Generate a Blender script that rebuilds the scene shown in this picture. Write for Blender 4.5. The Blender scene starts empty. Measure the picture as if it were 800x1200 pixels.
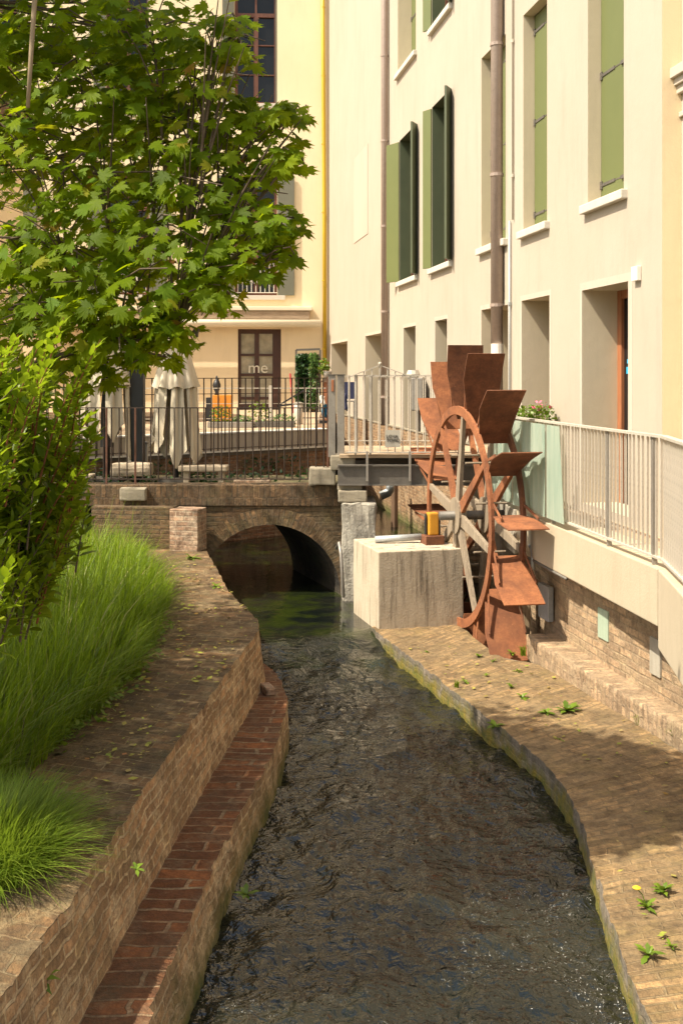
import bpy, bmesh, math, random
import numpy as np
from mathutils import Vector, Matrix, noise as mnoise

random.seed(7); RNG = np.random.default_rng(11)
C = bpy.context.scene.collection
sc = bpy.context.scene
R = math.radians

# ------------------------------------------------------------------ camera, sky, sun, exposure
cam_d = bpy.data.cameras.new('camera'); cam = bpy.data.objects.new('camera', cam_d); C.objects.link(cam)
cam.location = (0, 0, 0); cam.rotation_euler = (R(90), 0, 0)
cam_d.sensor_fit = 'AUTO'; cam_d.sensor_width = 36; cam_d.lens = 1300/1200*36
cam_d.shift_y = -160/1200; cam_d.clip_start = 0.05; cam_d.clip_end = 2000
sc.camera = cam

SUN_TRAVEL = Vector((1.0, 0.41, -1.54)).normalized()
to_sun = -SUN_TRAVEL
EL = math.asin(to_sun.z); AZ = math.atan2(to_sun.x, to_sun.y)      # azimuth from +Y towards +X
w = bpy.data.worlds.new('World'); sc.world = w; w.use_nodes = True
wn = w.node_tree.nodes; wl = w.node_tree.links
sky = wn.new('ShaderNodeTexSky'); sky.sky_type = 'NISHITA'; sky.sun_disc = False
sky.sun_elevation = EL; sky.sun_rotation = AZ; sky.air_density = 1.0; sky.dust_density = 2.5; sky.ozone_density = 0.5
wb = wn.new('ShaderNodeMix'); wb.data_type = 'RGBA'; wb.blend_type = 'MULTIPLY'; wb.inputs[0].default_value = 1.0    # camera white balance set warm
wl.new(sky.outputs[0], wb.inputs[6]); wb.inputs[7].default_value = (1.06, .96, .80, 1); wl.new(wb.outputs[2], wn['Background'].inputs[0]); wn['Background'].inputs[1].default_value = 0.13
sd = bpy.data.lights.new('sun', 'SUN'); sd.energy = 3.4; sd.angle = R(0.5); sd.color = (1.0, 0.91, 0.74)
so = bpy.data.objects.new('sun', sd); C.objects.link(so); so.rotation_euler = SUN_TRAVEL.to_track_quat('-Z', 'Y').to_euler()
sc.view_settings.view_transform = 'Standard'; sc.view_settings.look = 'None'
sc.view_settings.gamma = 1.0; sc.view_settings.exposure = 1.30
sc.view_settings.use_curve_mapping = False
sc.cycles.max_bounces = 8; sc.cycles.diffuse_bounces = 5; sc.cycles.glossy_bounces = 3
sc.cycles.transmission_bounces = 4; sc.cycles.transparent_max_bounces = 8
sc.cycles.use_denoising = True

# ------------------------------------------------------------------ helpers
F = 1300.0; CX = 400.0; HY = 440.0
def at(x, y, d):
    return Vector(((x-CX)/F*d, d, (HY-y)/F*d))

def thing(name, label, cat, loc=(0, 0, 0), group=None):
    o = bpy.data.objects.new(name, None); C.objects.link(o); o.location = loc
    o.empty_display_size = 0.1
    o['label'] = label; o['category'] = cat
    if group: o['group'] = group
    return o
def tag(o, label, cat, group=None):
    o['label'] = label; o['category'] = cat
    if group: o['group'] = group
    return o
def root_loc(p):
    v = Vector((0, 0, 0))
    while p is not None:
        v += p.location; p = p.parent
    return v

class MB:
    def __init__(s): s.v = []; s.f = []; s.uv = []
    def add(s, verts, faces, uvs=None):
        b = len(s.v); s.v += [tuple(q) for q in verts]
        for i, fc in enumerate(faces):
            s.f.append(tuple(b+k for k in fc))
            s.uv.append(uvs[i] if uvs else None)
        return s
    def quad(s, a, b, c, d): return s.add([a, b, c, d], [(0, 1, 2, 3)])
    def box(s, c, size, rz=0.0):
        hx, hy, hz = size[0]/2, size[1]/2, size[2]/2
        ca, sa = math.cos(rz), math.sin(rz); vs = []
        for z in (-hz, hz):
            for x, y in ((-hx, -hy), (hx, -hy), (hx, hy), (-hx, hy)):
                vs.append((c[0]+x*ca-y*sa, c[1]+x*sa+y*ca, c[2]+z))
        return s.add(vs, [(0, 3, 2, 1), (4, 5, 6, 7), (0, 1, 5, 4), (1, 2, 6, 5), (2, 3, 7, 6), (3, 0, 4, 7)])
    def bar(s, a, b, wd, th, up=(0, 0, 1)):
        a = Vector(a); b = Vector(b); t = (b-a).normalized(); up = Vector(up)
        if abs(t.dot(up)) > .98: up = Vector((0, 1, 0))
        sx = t.cross(up).normalized(); sy = sx.cross(t).normalized(); vs = []
        for p in (a, b):
            for i, j in ((-1, -1), (1, -1), (1, 1), (-1, 1)): vs.append(p+sx*(i*wd/2)+sy*(j*th/2))
        return s.add(vs, [(0, 3, 2, 1), (4, 5, 6, 7), (0, 1, 5, 4), (1, 2, 6, 5), (2, 3, 7, 6), (3, 0, 4, 7)])
    def tube(s, pts, r, n=8, cap=True):
        pts = [Vector(p) for p in pts]; rs = r if isinstance(r, (list, tuple)) else [r]*len(pts)
        vs = []; ref = None
        for i, p in enumerate(pts):
            t = (pts[min(i+1, len(pts)-1)]-pts[max(i-1, 0)]).normalized()
            if ref is None: ref = Vector((0, 0, 1)) if abs(t.z) < .9 else Vector((1, 0, 0))
            sx = t.cross(ref).normalized(); sy = t.cross(sx).normalized(); ref = sx.cross(t)*1.0 if False else ref
            for k in range(n):
                a = 2*math.pi*k/n; vs.append(p+sx*(math.cos(a)*rs[i])+sy*(math.sin(a)*rs[i]))
        fs = []
        for i in range(len(pts)-1):
            for k in range(n):
                fs.append((i*n+k, i*n+(k+1) % n, (i+1)*n+(k+1) % n, (i+1)*n+k))
        if cap: fs.append(tuple(range(n-1, -1, -1))); fs.append(tuple((len(pts)-1)*n+k for k in range(n)))
        return s.add(vs, fs)
    def prism(s, poly, z0, z1):
        n = len(poly); vs = [(p[0], p[1], z0) for p in poly]+[(p[0], p[1], z1) for p in poly]
        fs = [tuple(range(n-1, -1, -1)), tuple(range(n, 2*n))]
        for i in range(n): fs.append((i, (i+1) % n, n+(i+1) % n, n+i))
        return s.add(vs, fs)
    def lathe(s, c, prof, n=16):
        vs = []; fs = []
        for r, z in prof:
            for k in range(n):
                a = 2*math.pi*k/n; vs.append((c[0]+r*math.cos(a), c[1]+r*math.sin(a), c[2]+z))
        for i in range(len(prof)-1):
            for k in range(n): fs.append((i*n+k, i*n+(k+1) % n, (i+1)*n+(k+1) % n, (i+1)*n+k))
        fs.append(tuple(range(n-1, -1, -1))); fs.append(tuple((len(prof)-1)*n+k for k in range(n)))
        return s.add(vs, fs)
    def build(s, name, m, parent=None, bevel=0, smooth=False, local=False):
        off = Vector((0, 0, 0)) if local else root_loc(parent)
        me = bpy.data.meshes.new(name)
        me.from_pydata([(v[0]-off.x, v[1]-off.y, v[2]-off.z) for v in s.v], [], s.f)
        me.update()
        uvl = me.uv_layers.new(name='UVMap'); co = me.vertices
        data = np.zeros(len(me.loops)*2, dtype=np.float32)
        for i, p in enumerate(me.polygons):
            u = s.uv[i]
            if u:
                for k, li in enumerate(p.loop_indices): data[2*li] = u[k][0]; data[2*li+1] = u[k][1]
            else:
                n = p.normal
                if abs(n.z) > .75:
                    for li in p.loop_indices:
                        q = s.v[me.loops[li].vertex_index]; data[2*li] = q[0]; data[2*li+1] = q[1]
                else:
                    h = math.hypot(n.x, n.y) or 1; tx, ty = -n.y/h, n.x/h
                    for li in p.loop_indices:
                        q = s.v[me.loops[li].vertex_index]; data[2*li] = q[0]*tx+q[1]*ty; data[2*li+1] = q[2]
        uvl.data.foreach_set('uv', data)
        if bevel:
            bm = bmesh.new(); bm.from_mesh(me)
            es = [e for e in bm.edges if len(e.link_faces) == 2 and e.calc_face_angle(0) > .5]
            bmesh.ops.bevel(bm, geom=es, offset=bevel, segments=2, affect='EDGES', profile=.6)
            bm.to_mesh(me); bm.free()
        if smooth:
            me.polygons.foreach_set('use_smooth', [True]*len(me.polygons))
        if m: me.materials.append(m)
        o = bpy.data.objects.new(name, me); C.objects.link(o)
        if parent: o.parent = parent
        return o

def np_mesh(name, verts, faces, m, parent=None, smooth=False):
    off = root_loc(parent)
    v = np.asarray(verts, dtype=np.float32).reshape(-1, 3)-np.array(off[:], dtype=np.float32)
    f = np.asarray(faces, dtype=np.int32); k = f.shape[1]
    me = bpy.data.meshes.new(name)
    me.vertices.add(len(v)); me.vertices.foreach_set('co', v.ravel())
    me.loops.add(f.size); me.loops.foreach_set('vertex_index', f.ravel())
    me.polygons.add(len(f)); me.polygons.foreach_set('loop_start', np.arange(0, f.size, k, dtype=np.int32))
    if smooth: me.polygons.foreach_set('use_smooth', np.ones(len(f), dtype=bool))
    me.update(calc_edges=True); me.validate()
    me.materials.append(m)
    o = bpy.data.objects.new(name, me); C.objects.link(o)
    if parent: o.parent = parent
    return o

def copy_part(src, parent, loc=None):
    c = src.copy(); C.objects.link(c); c.parent = parent
    if loc is not None: c.location = loc
    return c

def interp(pts, n, by_depth=False):
    """Catmull-Rom resample of a list of tuples, evenly by chord."""
    P = np.array(pts, float); out = []
    for i in range(len(P)-1):
        p0 = P[max(i-1, 0)]; p1 = P[i]; p2 = P[i+1]; p3 = P[min(i+2, len(P)-1)]
        for t in np.linspace(0, 1, 24, endpoint=False):
            out.append(.5*((2*p1)+(-p0+p2)*t+(2*p0-5*p1+4*p2-p3)*t*t+(-p0+3*p1-3*p2+p3)*t**3))
    out.append(P[-1]); out = np.array(out)
    s = np.r_[0, np.cumsum(np.linalg.norm(np.diff(out, axis=0), axis=1))]
    if out.shape[1] == 3 and by_depth:
        o = out if out[-1, 1] > out[0, 1] else out[::-1]; yy = np.linspace(o[0, 1], o[-1, 1], n); r_ = np.stack([np.interp(yy, o[:, 1], o[:, k]) for k in range(3)], 1)
        return r_ if out[-1, 1] > out[0, 1] else r_[::-1]
    q = np.linspace(0, s[-1], n)
    return np.stack([np.interp(q, s, out[:, k]) for k in range(out.shape[1])], 1)

def lattice(x, y, seed):
    xi = np.floor(x).astype(np.int64); yi = np.floor(y).astype(np.int64); xf = x-xi; yf = y-yi
    def h(a, b):
        n = (a*374761393+b*668265263+seed*982451653) & 0x7fffffff
        n = ((n ^ (n >> 13))*1274126177) & 0x7fffffff
        return ((n ^ (n >> 16)) & 0xffff)/65535.0
    u = xf*xf*(3-2*xf); v = yf*yf*(3-2*yf)
    return (h(xi, yi)*(1-u)+h(xi+1, yi)*u)*(1-v)+(h(xi, yi+1)*(1-u)+h(xi+1, yi+1)*u)*v

def worn(rail, pitch=.125, ax=.010, az=.008, seed=0):
    """A wall edge made of single bricks: each sits a little in or out, up or down."""
    q = interp(rail, 400, True); L = np.r_[0, np.cumsum(np.linalg.norm(np.diff(q, axis=0), axis=1))]; n = int(L[-1]/.028)
    q = interp([tuple(k) for k in q], n, True); L = np.r_[0, np.cumsum(np.linalg.norm(np.diff(q, axis=0), axis=1))]; t = L; rg = np.random.default_rng(seed); b = (t/pitch).astype(int)
    dxs = rg.normal(0, ax, b.max()+2); dzs = rg.normal(0, az, b.max()+2); chip = (rg.random(n) < .05)*rg.random(n)*.012
    fr = (t/pitch) % 1; gap = np.where((fr < .22), -.006, 0)
    q[:, 0] += dxs[b]+gap*np.sign(ax); q[:, 2] += dzs[b]-chip-np.where(fr < .22, .006, 0)
    return q
def sheet(name, rails, m, parent, nacross=6, jitter=.006, uvswap=False, n=160, seed=1, uscale=1.0):
    """Surface lofted between consecutive rails (each a list of xyz), with small worn irregularities."""
    n = max([len(r) for r in rails]+[n]) if any(isinstance(r, np.ndarray) for r in rails) else n
    rl = [r if isinstance(r, np.ndarray) and len(r) == n else interp([tuple(k) for k in r][::(1 if not isinstance(r, np.ndarray) else 3)], n, True) for r in rails]; G = []; off = root_loc(parent)
    for a, b in zip(rl[:-1], rl[1:]):
        for k in range(nacross): G.append(a+(b-a)*(k/nacross))
    G.append(rl[-1]); G = np.array(G)
    nr, nc = G.shape[:2]
    for i in range(nr):
        for j in range(nc):
            p = G[i, j]
            q = mnoise.noise_vector(Vector(p)*5.0)+mnoise.noise_vector(Vector(p)*17.0)*.6
            G[i, j] = p+np.array(q[:])*jitter
    acr = np.r_[0, np.cumsum(np.linalg.norm(np.diff(G, axis=0), axis=2).mean(1))]
    alo = np.r_[0, np.cumsum(np.linalg.norm(np.diff(G.mean(0), axis=0), axis=1))]
    idx = np.arange(nr*nc).reshape(nr, nc)
    faces = np.stack([idx[:-1, :-1], idx[:-1, 1:], idx[1:, 1:], idx[1:, :-1]], -1).reshape(-1, 4)
    o = np_mesh(name, G.reshape(-1, 3), faces, m, parent)
    uvl = o.data.uv_layers.new(name='UVMap')
    U = np.repeat(acr, nc); V = np.tile(alo, nr)
    li = faces.ravel(); uv = np.stack([U[li], V[li]] if uvswap else [V[li], U[li]], 1).astype(np.float32)
    if len(o.data.loops) == len(uv): uvl.data.foreach_set('uv', uv.ravel())
    return o

# ------------------------------------------------------------------ materials
class NT:
    def __init__(s, name):
        s.m = bpy.data.materials.new(name); s.m.use_nodes = True; s.t = s.m.node_tree
        s.n = s.t.nodes; s.b = s.n['Principled BSDF']; s.out = s.n['Material Output']
    def new(s, t, **kw):
        nd = s.n.new(t)
        for k, v in kw.items(): setattr(nd, k, v)
        return nd
    def lk(s, a, b): s.t.links.new(a, b)
    def coord(s, kind='Object'):
        return s.new('ShaderNodeTexCoord').outputs[kind]
    def mapping(s, vec, scale=(1, 1, 1), loc=(0, 0, 0), rot=(0, 0, 0)):
        mp = s.new('ShaderNodeMapping'); s.lk(vec, mp.inputs[0])
        mp.inputs['Scale'].default_value = scale; mp.inputs['Location'].default_value = loc; mp.inputs['Rotation'].default_value = rot
        return mp.outputs[0]
    def noise(s, vec, scale, detail=4, rough=.6, dist=0):
        nd = s.new('ShaderNodeTexNoise'); s.lk(vec, nd.inputs['Vector'])
        nd.inputs['Scale'].default_value = scale; nd.inputs['Detail'].default_value = detail
        nd.inputs['Roughness'].default_value = rough; nd.inputs['Distortion'].default_value = dist
        return nd.outputs['Fac']
    def ramp(s, fac, stops, interp='LINEAR'):
        r = s.new('ShaderNodeValToRGB'); s.lk(fac, r.inputs[0]); cr = r.color_ramp; cr.interpolation = interp
        while len(cr.elements) < len(stops): cr.elements.new(.5)
        for e, (p, c) in zip(cr.elements, stops):
            e.position = p; e.color = (*c, 1) if len(c) == 3 else c
        return r.outputs[0]
    def g(s, fac, a, b):
        return s.ramp(fac, [(a, (0, 0, 0)), (b, (1, 1, 1))])
    def mix(s, fac, a, b, mode='MIX'):
        nd = s.new('ShaderNodeMix', data_type='RGBA', blend_type=mode)
        for sock, v in ((nd.inputs[0], fac), (nd.inputs[6], a), (nd.inputs[7], b)):
            if hasattr(v, 'is_linked'): s.lk(v, sock)
            elif isinstance(v, (int, float)): sock.default_value = v
            else: sock.default_value = (*v, 1)
        return nd.outputs[2]
    def math(s, op, a, b=0.0):
        nd = s.new('ShaderNodeMath', operation=op)
        for sock, v in zip(nd.inputs, (a, b)):
            if hasattr(v, 'is_linked'): s.lk(v, sock)
            else: sock.default_value = v
        return nd.outputs[0]
    def bump(s, h, strength=.4, dist=.01, prev=None):
        nd = s.new('ShaderNodeBump'); s.lk(h, nd.inputs['Height'])
        nd.inputs['Strength'].default_value = strength; nd.inputs['Distance'].default_value = dist
        if prev is not None: s.lk(prev, nd.inputs['Normal'])
        return nd.outputs[0]
    def fin(s, col=None, rough=.8, nrm=None, metal=0.0, spec=None):
        if col is not None:
            if hasattr(col, 'is_linked'): s.lk(col, s.b.inputs['Base Color'])
            else: s.b.inputs['Base Color'].default_value = (*col, 1)
        if hasattr(rough, 'is_linked'): s.lk(rough, s.b.inputs['Roughness'])
        else: s.b.inputs['Roughness'].default_value = rough
        s.b.inputs['Metallic'].default_value = metal
        if spec is not None: s.b.inputs['Specular IOR Level'].default_value = spec
        if nrm is not None: s.lk(nrm, s.b.inputs['Normal'])
        return s.m

def plaster(name, base, dark, seed=0):
    t = NT(name); o = t.mapping(t.coord(), loc=(seed*3.1, seed, 0))
    n1 = t.noise(o, .55, 6, .65); n2 = t.noise(t.mapping(o, (3, 3, .5)), 1.2, 5, .7); n3 = t.noise(o, 45, 4, .7)
    c = t.mix(t.g(n1, .35, .75), base, dark)
    c = t.mix(t.math('MULTIPLY', t.g(n2, .50, .75), .42), c, tuple(k*.80 for k in dark))
    c = t.mix(t.math('MULTIPLY', t.g(n3, .3, .7), .12), c, tuple(k*.75 for k in base))
    nm = t.bump(t.math('ADD', t.math('MULTIPLY', n3, .5), t.noise(o, 9, 5, .6)), .22, .012)
    return t.fin(c, .92, nm)

def brick(name, c1, c2, mortar, moss=(.06, .08, .02), mossamt=.3, bw=.25, rh=.065, ms=.010, stain=(.10, .075, .05), stainamt=.5, rough=.9, msc=1.6, green_low=None, bumpd=.014, smear=.55, grain=1.0):
    t = NT(name); uv = t.coord('UV'); ob = t.coord()
    wob = t.new('ShaderNodeTexNoise'); t.lk(ob, wob.inputs['Vector']); wob.inputs['Scale'].default_value = 2.5
    wob.inputs['Detail'].default_value = 3
    va = t.new('ShaderNodeVectorMath', operation='MULTIPLY_ADD'); t.lk(wob.outputs['Color'], va.inputs[0])
    va.inputs[1].default_value = (.008, .008, 0); t.lk(uv, va.inputs[2])
    b = t.new('ShaderNodeTexBrick'); t.lk(va.outputs[0], b.inputs['Vector'])
    b.inputs['Scale'].default_value = 1; b.inputs['Brick Width'].default_value = bw; b.inputs['Row Height'].default_value = rh
    b.inputs['Mortar Size'].default_value = ms; b.inputs['Mortar Smooth'].default_value = .3; b.inputs['Bias'].default_value = 0
    b.inputs['Color1'].default_value = (*c1, 1); b.inputs['Color2'].default_value = (*c2, 1); b.inputs['Mortar'].default_value = (*mortar, 1)
    n1 = t.noise(ob, msc, 6, .7); n2 = t.noise(ob, 14, 5, .75); n3 = t.noise(ob, 70, 3, .7); n4 = t.noise(ob, 4.3, 5, .7)
    vo = t.new('ShaderNodeTexBrick'); t.lk(va.outputs[0], vo.inputs['Vector']); vo.inputs['Scale'].default_value = 1; vo.inputs['Brick Width'].default_value = bw; vo.inputs['Row Height'].default_value = rh
    vo.inputs['Mortar Size'].default_value = 0; vo.inputs['Color1'].default_value = (0, 0, 0, 1); vo.inputs['Color2'].default_value = (1, 1, 1, 1); vo.inputs['Mortar'].default_value = (.5, .5, .5, 1); vo.offset_frequency = 2; vo.squash = 1.0
    cb_ = t.mix(t.math('MULTIPLY', t.g(vo.outputs['Color'], .62, 1.0), .7), b.outputs['Color'], tuple(min(.8, k*1.6) for k in c1))
    cb_ = t.mix(t.math('MULTIPLY', t.math('MULTIPLY', t.g(vo.outputs['Color'], .34, .0), t.math('SUBTRACT', 1.0, b.outputs['Fac'])), .6), cb_, tuple(k*.45 for k in c2))
    c = t.mix(t.math('MULTIPLY', t.g(n2, .40, .62), .6), cb_, tuple(k*.38 for k in c1))
    c = t.mix(t.math('MULTIPLY', t.math('MULTIPLY', t.g(n4, .50, .58), t.g(n2, .36, .52)), smear), c, tuple(min(1, k*1.3) for k in mortar))
    c = t.mix(t.math('MULTIPLY', t.g(n1, .45, .58), stainamt), c, stain)
    c = t.mix(t.math('MULTIPLY', t.g(t.noise(t.mapping(ob, loc=(7, 3, 1)), 2.2, 7, .75), .5, .68), mossamt), c, moss)
    c = t.mix(t.math('MULTIPLY', t.g(n3, .45, .65), .4), c, tuple(k*.5 for k in c1))
    c = t.mix(grain, c, t.ramp(t.noise(ob, 21, 6, .8), [(.30, (.42, .40, .38)), (.5, (.95, .95, .95)), (.68, (1.35, 1.33, 1.28))]), 'MULTIPLY')
    c = t.mix(.8*grain, c, t.ramp(t.noise(t.mapping(ob, loc=(2, 9, 4)), 5.5, 6, .75), [(.36, (.45, .42, .38)), (.5, (1, 1, 1)), (.66, (1.25, 1.22, 1.15))]), 'MULTIPLY')
    if green_low is not None:
        sp = t.new('ShaderNodeSeparateXYZ'); g = t.new('ShaderNodeNewGeometry'); t.lk(g.outputs['Position'], sp.inputs[0])
        zz = t.math('ADD', sp.outputs['Z'], t.math('MULTIPLY', t.math('SUBTRACT', n4, .5), .55))
        mr = t.new('ShaderNodeMapRange'); t.lk(zz, mr.inputs[0])
        mr.inputs[1].default_value = green_low[1]; mr.inputs[2].default_value = green_low[0]
        mg = t.ramp(n2, [(.35, green_low[2]), (.65, green_low[3])])
        c = t.mix(mr.outputs[0], c, mg)
    h = t.math('ADD', t.math('MULTIPLY', t.math('SUBTRACT', 1.0, b.outputs['Fac']), 1.0), t.math('ADD', t.math('MULTIPLY', n2, .9), t.math('MULTIPLY', n3, .35)))
    return t.fin(c, rough, t.bump(h, 1.0, bumpd))

def stone(name, base, dark, scale=3, streak=.5, bumps=.5, amt=.6):
    t = NT(name); o = t.coord()
    n1 = t.noise(o, scale, 6, .7); n2 = t.noise(t.mapping(o, (5, 5, .45)), 2.1, 5, .7); n3 = t.noise(o, 40, 4, .7)
    c = t.mix(t.math('MULTIPLY', t.g(n1, .35, .7), amt), base, dark)
    c = t.mix(t.math('MULTIPLY', t.g(n2, .5, .72), streak), c, tuple(k*.35 for k in dark))
    c = t.mix(t.math('MULTIPLY', t.g(n3, .4, .75), .2), c, dark)
    return t.fin(c, .88, t.bump(t.math('ADD', n3, t.math('MULTIPLY', n1, 1.5)), bumps, .012))

def metal(name, base, dark, rough=.5, met=.6, scale=9, amt=.6, b=.15):
    t = NT(name); o = t.coord(); n1 = t.noise(o, scale, 6, .75); n2 = t.noise(o, scale*6, 3, .7)
    c = t.mix(t.math('MULTIPLY', t.g(n1, .4, .65), amt), base, dark); c = t.mix(t.math('MULTIPLY', t.g(n2, .5, .75), .35), c, tuple(k*.6 for k in dark))
    return t.fin(c, rough, t.bump(n2, b, .006), met)

def rust(name, a, b_, c_, sc_=5.0):
    t = NT(name); o = t.coord(); n1 = t.noise(o, sc_, 7, .75); n2 = t.noise(o, 42, 4, .75); n3 = t.noise(t.mapping(o, (1, 1, .4)), 2.3, 5, .65)
    c = t.ramp(n1, [(.3, c_), (.48, b_), (.66, a)]); c = t.mix(t.math('MULTIPLY', t.g(n2, .45, .7), .55), c, tuple(k*.5 for k in b_))
    c = t.mix(t.math('MULTIPLY', t.g(n3, .46, .66), .65), c, c_)
    c = t.mix(t.math('MULTIPLY', t.g(t.noise(o, 24, 3, .8), .66, .74), .7), c, tuple(min(1, k*1.35+.03) for k in a))
    return t.fin(c, .82, t.bump(n2, .35, .006), .1)

def wood(name, base, dark, rough=.75, grain=(14, 14, 1.0)):
    t = NT(name); o = t.coord(); n = t.noise(t.mapping(o, grain), 2.2, 6, .7, .6); n2 = t.noise(o, 3, 4, .6)
    c = t.mix(t.g(n, .35, .7), base, dark); c = t.mix(t.math('MULTIPLY', t.g(n2, .45, .75), .4), c, tuple(k*.6 for k in dark))
    return t.fin(c, rough, t.bump(n, .3, .006))

def paint(name, base, dark, rough=.55, amt=.5):
    t = NT(name); o = t.coord(); n = t.noise(o, 2.6, 5, .65); n2 = t.noise(t.mapping(o, (20, 20, 1.2)), 2, 4, .7)
    c = t.mix(t.math('MULTIPLY', t.g(n, .35, .7), amt), base, dark); c = t.mix(t.math('MULTIPLY', t.g(n2, .5, .8), .3), c, dark)
    return t.fin(c, rough, t.bump(n2, .1, .004))

def leaf(name, stops, trans=(.25, .42, .04), tamt=.4, rough=.42, spec=.4):
    t = NT(name); gi = t.new('ShaderNodeNewGeometry'); col = t.ramp(gi.outputs['Random Per Island'], stops)
    t.fin(col, rough, None, 0, spec)
    tr = t.new('ShaderNodeBsdfTranslucent'); t.lk(t.mix(.55, col, trans), tr.inputs[0])
    mx = t.new('ShaderNodeMixShader'); mx.inputs[0].default_value = tamt
    t.lk(t.b.outputs[0], mx.inputs[1]); t.lk(tr.outputs[0], mx.inputs[2]); t.lk(mx.outputs[0], t.out.inputs[0])
    return t.m

M = {}
M['wall'] = plaster('ivory_plaster', (.445, .388, .315), (.41, .35, .275))
M['wall_end'] = plaster('apricot_plaster', (.80, .655, .42), (.76, .61, .39), 2)
M['facade'] = plaster('cream_plaster', (.82, .695, .475), (.78, .645, .425), 5)
M['reveal'] = plaster('grey_plaster', (.60, .515, .375), (.54, .46, .33), 3)
M['niche'] = plaster('pinkish_plaster', (.50, .42, .34), (.47, .385, .31), 6)
M['trim'] = plaster('pale_trim', (.49, .435, .36), (.46, .405, .33), 8)
M['sill'] = stone('sill_stone', (.60, .56, .48), (.48, .43, .36), 4, .1, .3, .5)
M['brick_left_face'] = brick('worn_brick_face', (.60, .35, .17), (.36, .21, .105), (.62, .48, .30), grain=.8, ms=.010, mossamt=.22, stainamt=.35, stain=(.28, .19, .105), bumpd=.02, green_low=(-3.2, -2.95, (.05, .065, .012), (.14, .12, .02)))
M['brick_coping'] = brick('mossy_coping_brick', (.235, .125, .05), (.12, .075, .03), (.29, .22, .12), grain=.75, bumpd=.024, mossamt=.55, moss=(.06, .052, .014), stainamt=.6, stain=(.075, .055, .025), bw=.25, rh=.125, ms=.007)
M['brick_step'] = brick('red_step_brick', (.34, .12, .036), (.16, .062, .02), (.36, .27, .16), mossamt=.6, moss=(.06, .045, .02), stainamt=.45, stain=(.085, .05, .028), smear=.25, grain=.65, bumpd=.03, bw=.28, rh=.125, ms=.011, msc=2.2)
M['brick_ledge'] = brick('walkway_brick', (.41, .26, .12), (.25, .165, .078), (.22, .165, .09), mossamt=.4, moss=(.20, .15, .04), stainamt=.5, stain=(.18, .13, .07), smear=.3, grain=.85, bw=.27, rh=.07, ms=.008, bumpd=.02)
M['brick_ledge_side'] = brick('walkway_side_brick', (.27, .22, .17), (.22, .18, .14), (.25, .21, .16), mossamt=.5, stainamt=.5, stain=(.13, .115, .09), green_low=(-3.17, -3.03, (.06, .085, .012), (.24, .17, .02)))
M['brick_quay'] = brick('pale_quay_brick', (.58, .39, .23), (.46, .32, .20), (.32, .24, .155), grain=.7, bumpd=.025, mossamt=.12, stainamt=.35, stain=(.42, .31, .20), rh=.075)  # mortar darkened to paint the shadowed joints
M['brick_quay_back'] = brick('orange_quay_brick', (.42, .24, .12), (.35, .21, .115), (.36, .27, .17), mossamt=.15, stainamt=.3, stain=(.5, .36, .22), green_low=(-3.05, -2.8, (.08, .10, .02), (.15, .13, .04)))
M['brick_bridge'] = brick('dark_bridge_brick', (.28, .16, .075), (.14, .09, .045), (.12, .09, .055), mossamt=.5, moss=(.085, .08, .022), stainamt=.5, stain=(.10, .08, .045), ms=.012, bumpd=.022)
M['brick_soldier'] = brick('soldier_course_brick', (.25, .145, .07), (.14, .09, .045), (.10, .075, .045), mossamt=.5, moss=(.08, .08, .03), bw=.075, rh=.24, ms=.011, bumpd=.03, grain=.8)
M['brick_tunnel_shade'] = brick('tunnel_brick', (.02, .015, .010), (.016, .012, .009), (.018, .014, .010), mossamt=.5)  # near black: the dark of the tunnel put into the brick colour
M['brick_pier'] = brick('pier_brick', (.50, .30, .19), (.42, .27, .18), (.46, .37, .27), mossamt=.1, stainamt=.3, stain=(.36, .26, .18))
M['brick_terrace'] = brick('terrace_brick', (.36, .17, .08), (.26, .13, .07), (.30, .23, .15), mossamt=.5, moss=(.05, .07, .02))
M['stone'] = stone('block_stone', (.52, .44, .33), (.36, .29, .20), 1.8, 1.0, .5)
M['stone_rough'] = stone('rough_pillar_stone', (.50, .46, .38), (.20, .18, .15), 5, .4, .9, .9)
M['stone_pale'] = stone('pale_cap_stone', (.33, .285, .21), (.20, .17, .12), 4, .4, .4)
M['stone_bench'] = stone('bench_stone', (.44, .36, .26), (.28, .22, .15), 6, .2, .5)
M['concrete'] = stone('beam_concrete', (.47, .395, .285), (.40, .33, .23), 1.5, .12, .25)
M['concrete_band'] = stone('band_stone', (.50, .42, .32), (.42, .34, .25), 2, .2, .25)
M['concrete_grey'] = stone('grey_concrete', (.42, .38, .31), (.28, .25, .20), 3, .5, .3)
M['paving'] = stone('street_paving', (.42, .31, .20), (.36, .26, .17), 2, .1, .3)
M['soil'] = stone('garden_soil', (.10, .075, .04), (.05, .055, .02), 6, .3, .9)
M['bed'] = stone('canal_bed', (.12, .10, .06), (.06, .06, .03), 3, .2, .5)
M['rust'] = rust('orange_rust', (.40, .155, .06), (.28, .10, .04), (.13, .05, .024))
M['rust_and_shade'] = rust('brown_rust_and_shade', (.27, .105, .045), (.18, .068, .03), (.10, .04, .02), 7)  # brown rust, and the shade painted on the upper paddles
M['iron'] = metal('rusty_iron', (.052, .032, .022), (.028, .019, .015), .7, .2)
M['iron_red'] = metal('red_rusty_iron', (.16, .07, .042), (.07, .036, .026), .75, .2)
M['steel'] = metal('galvanised_steel', (.34, .31, .27), (.24, .215, .185), .5, .45)
M['steel_pale'] = metal('pale_steel', (.56, .51, .43), (.42, .38, .32), .55, .2)
M['steel_dark'] = metal('dark_steel', (.15, .135, .115), (.09, .08, .07), .6, .3)
M['pipe_brown'] = metal('mauve_downpipe', (.36, .285, .24), (.31, .24, .20), .5, .2, 3)
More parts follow.
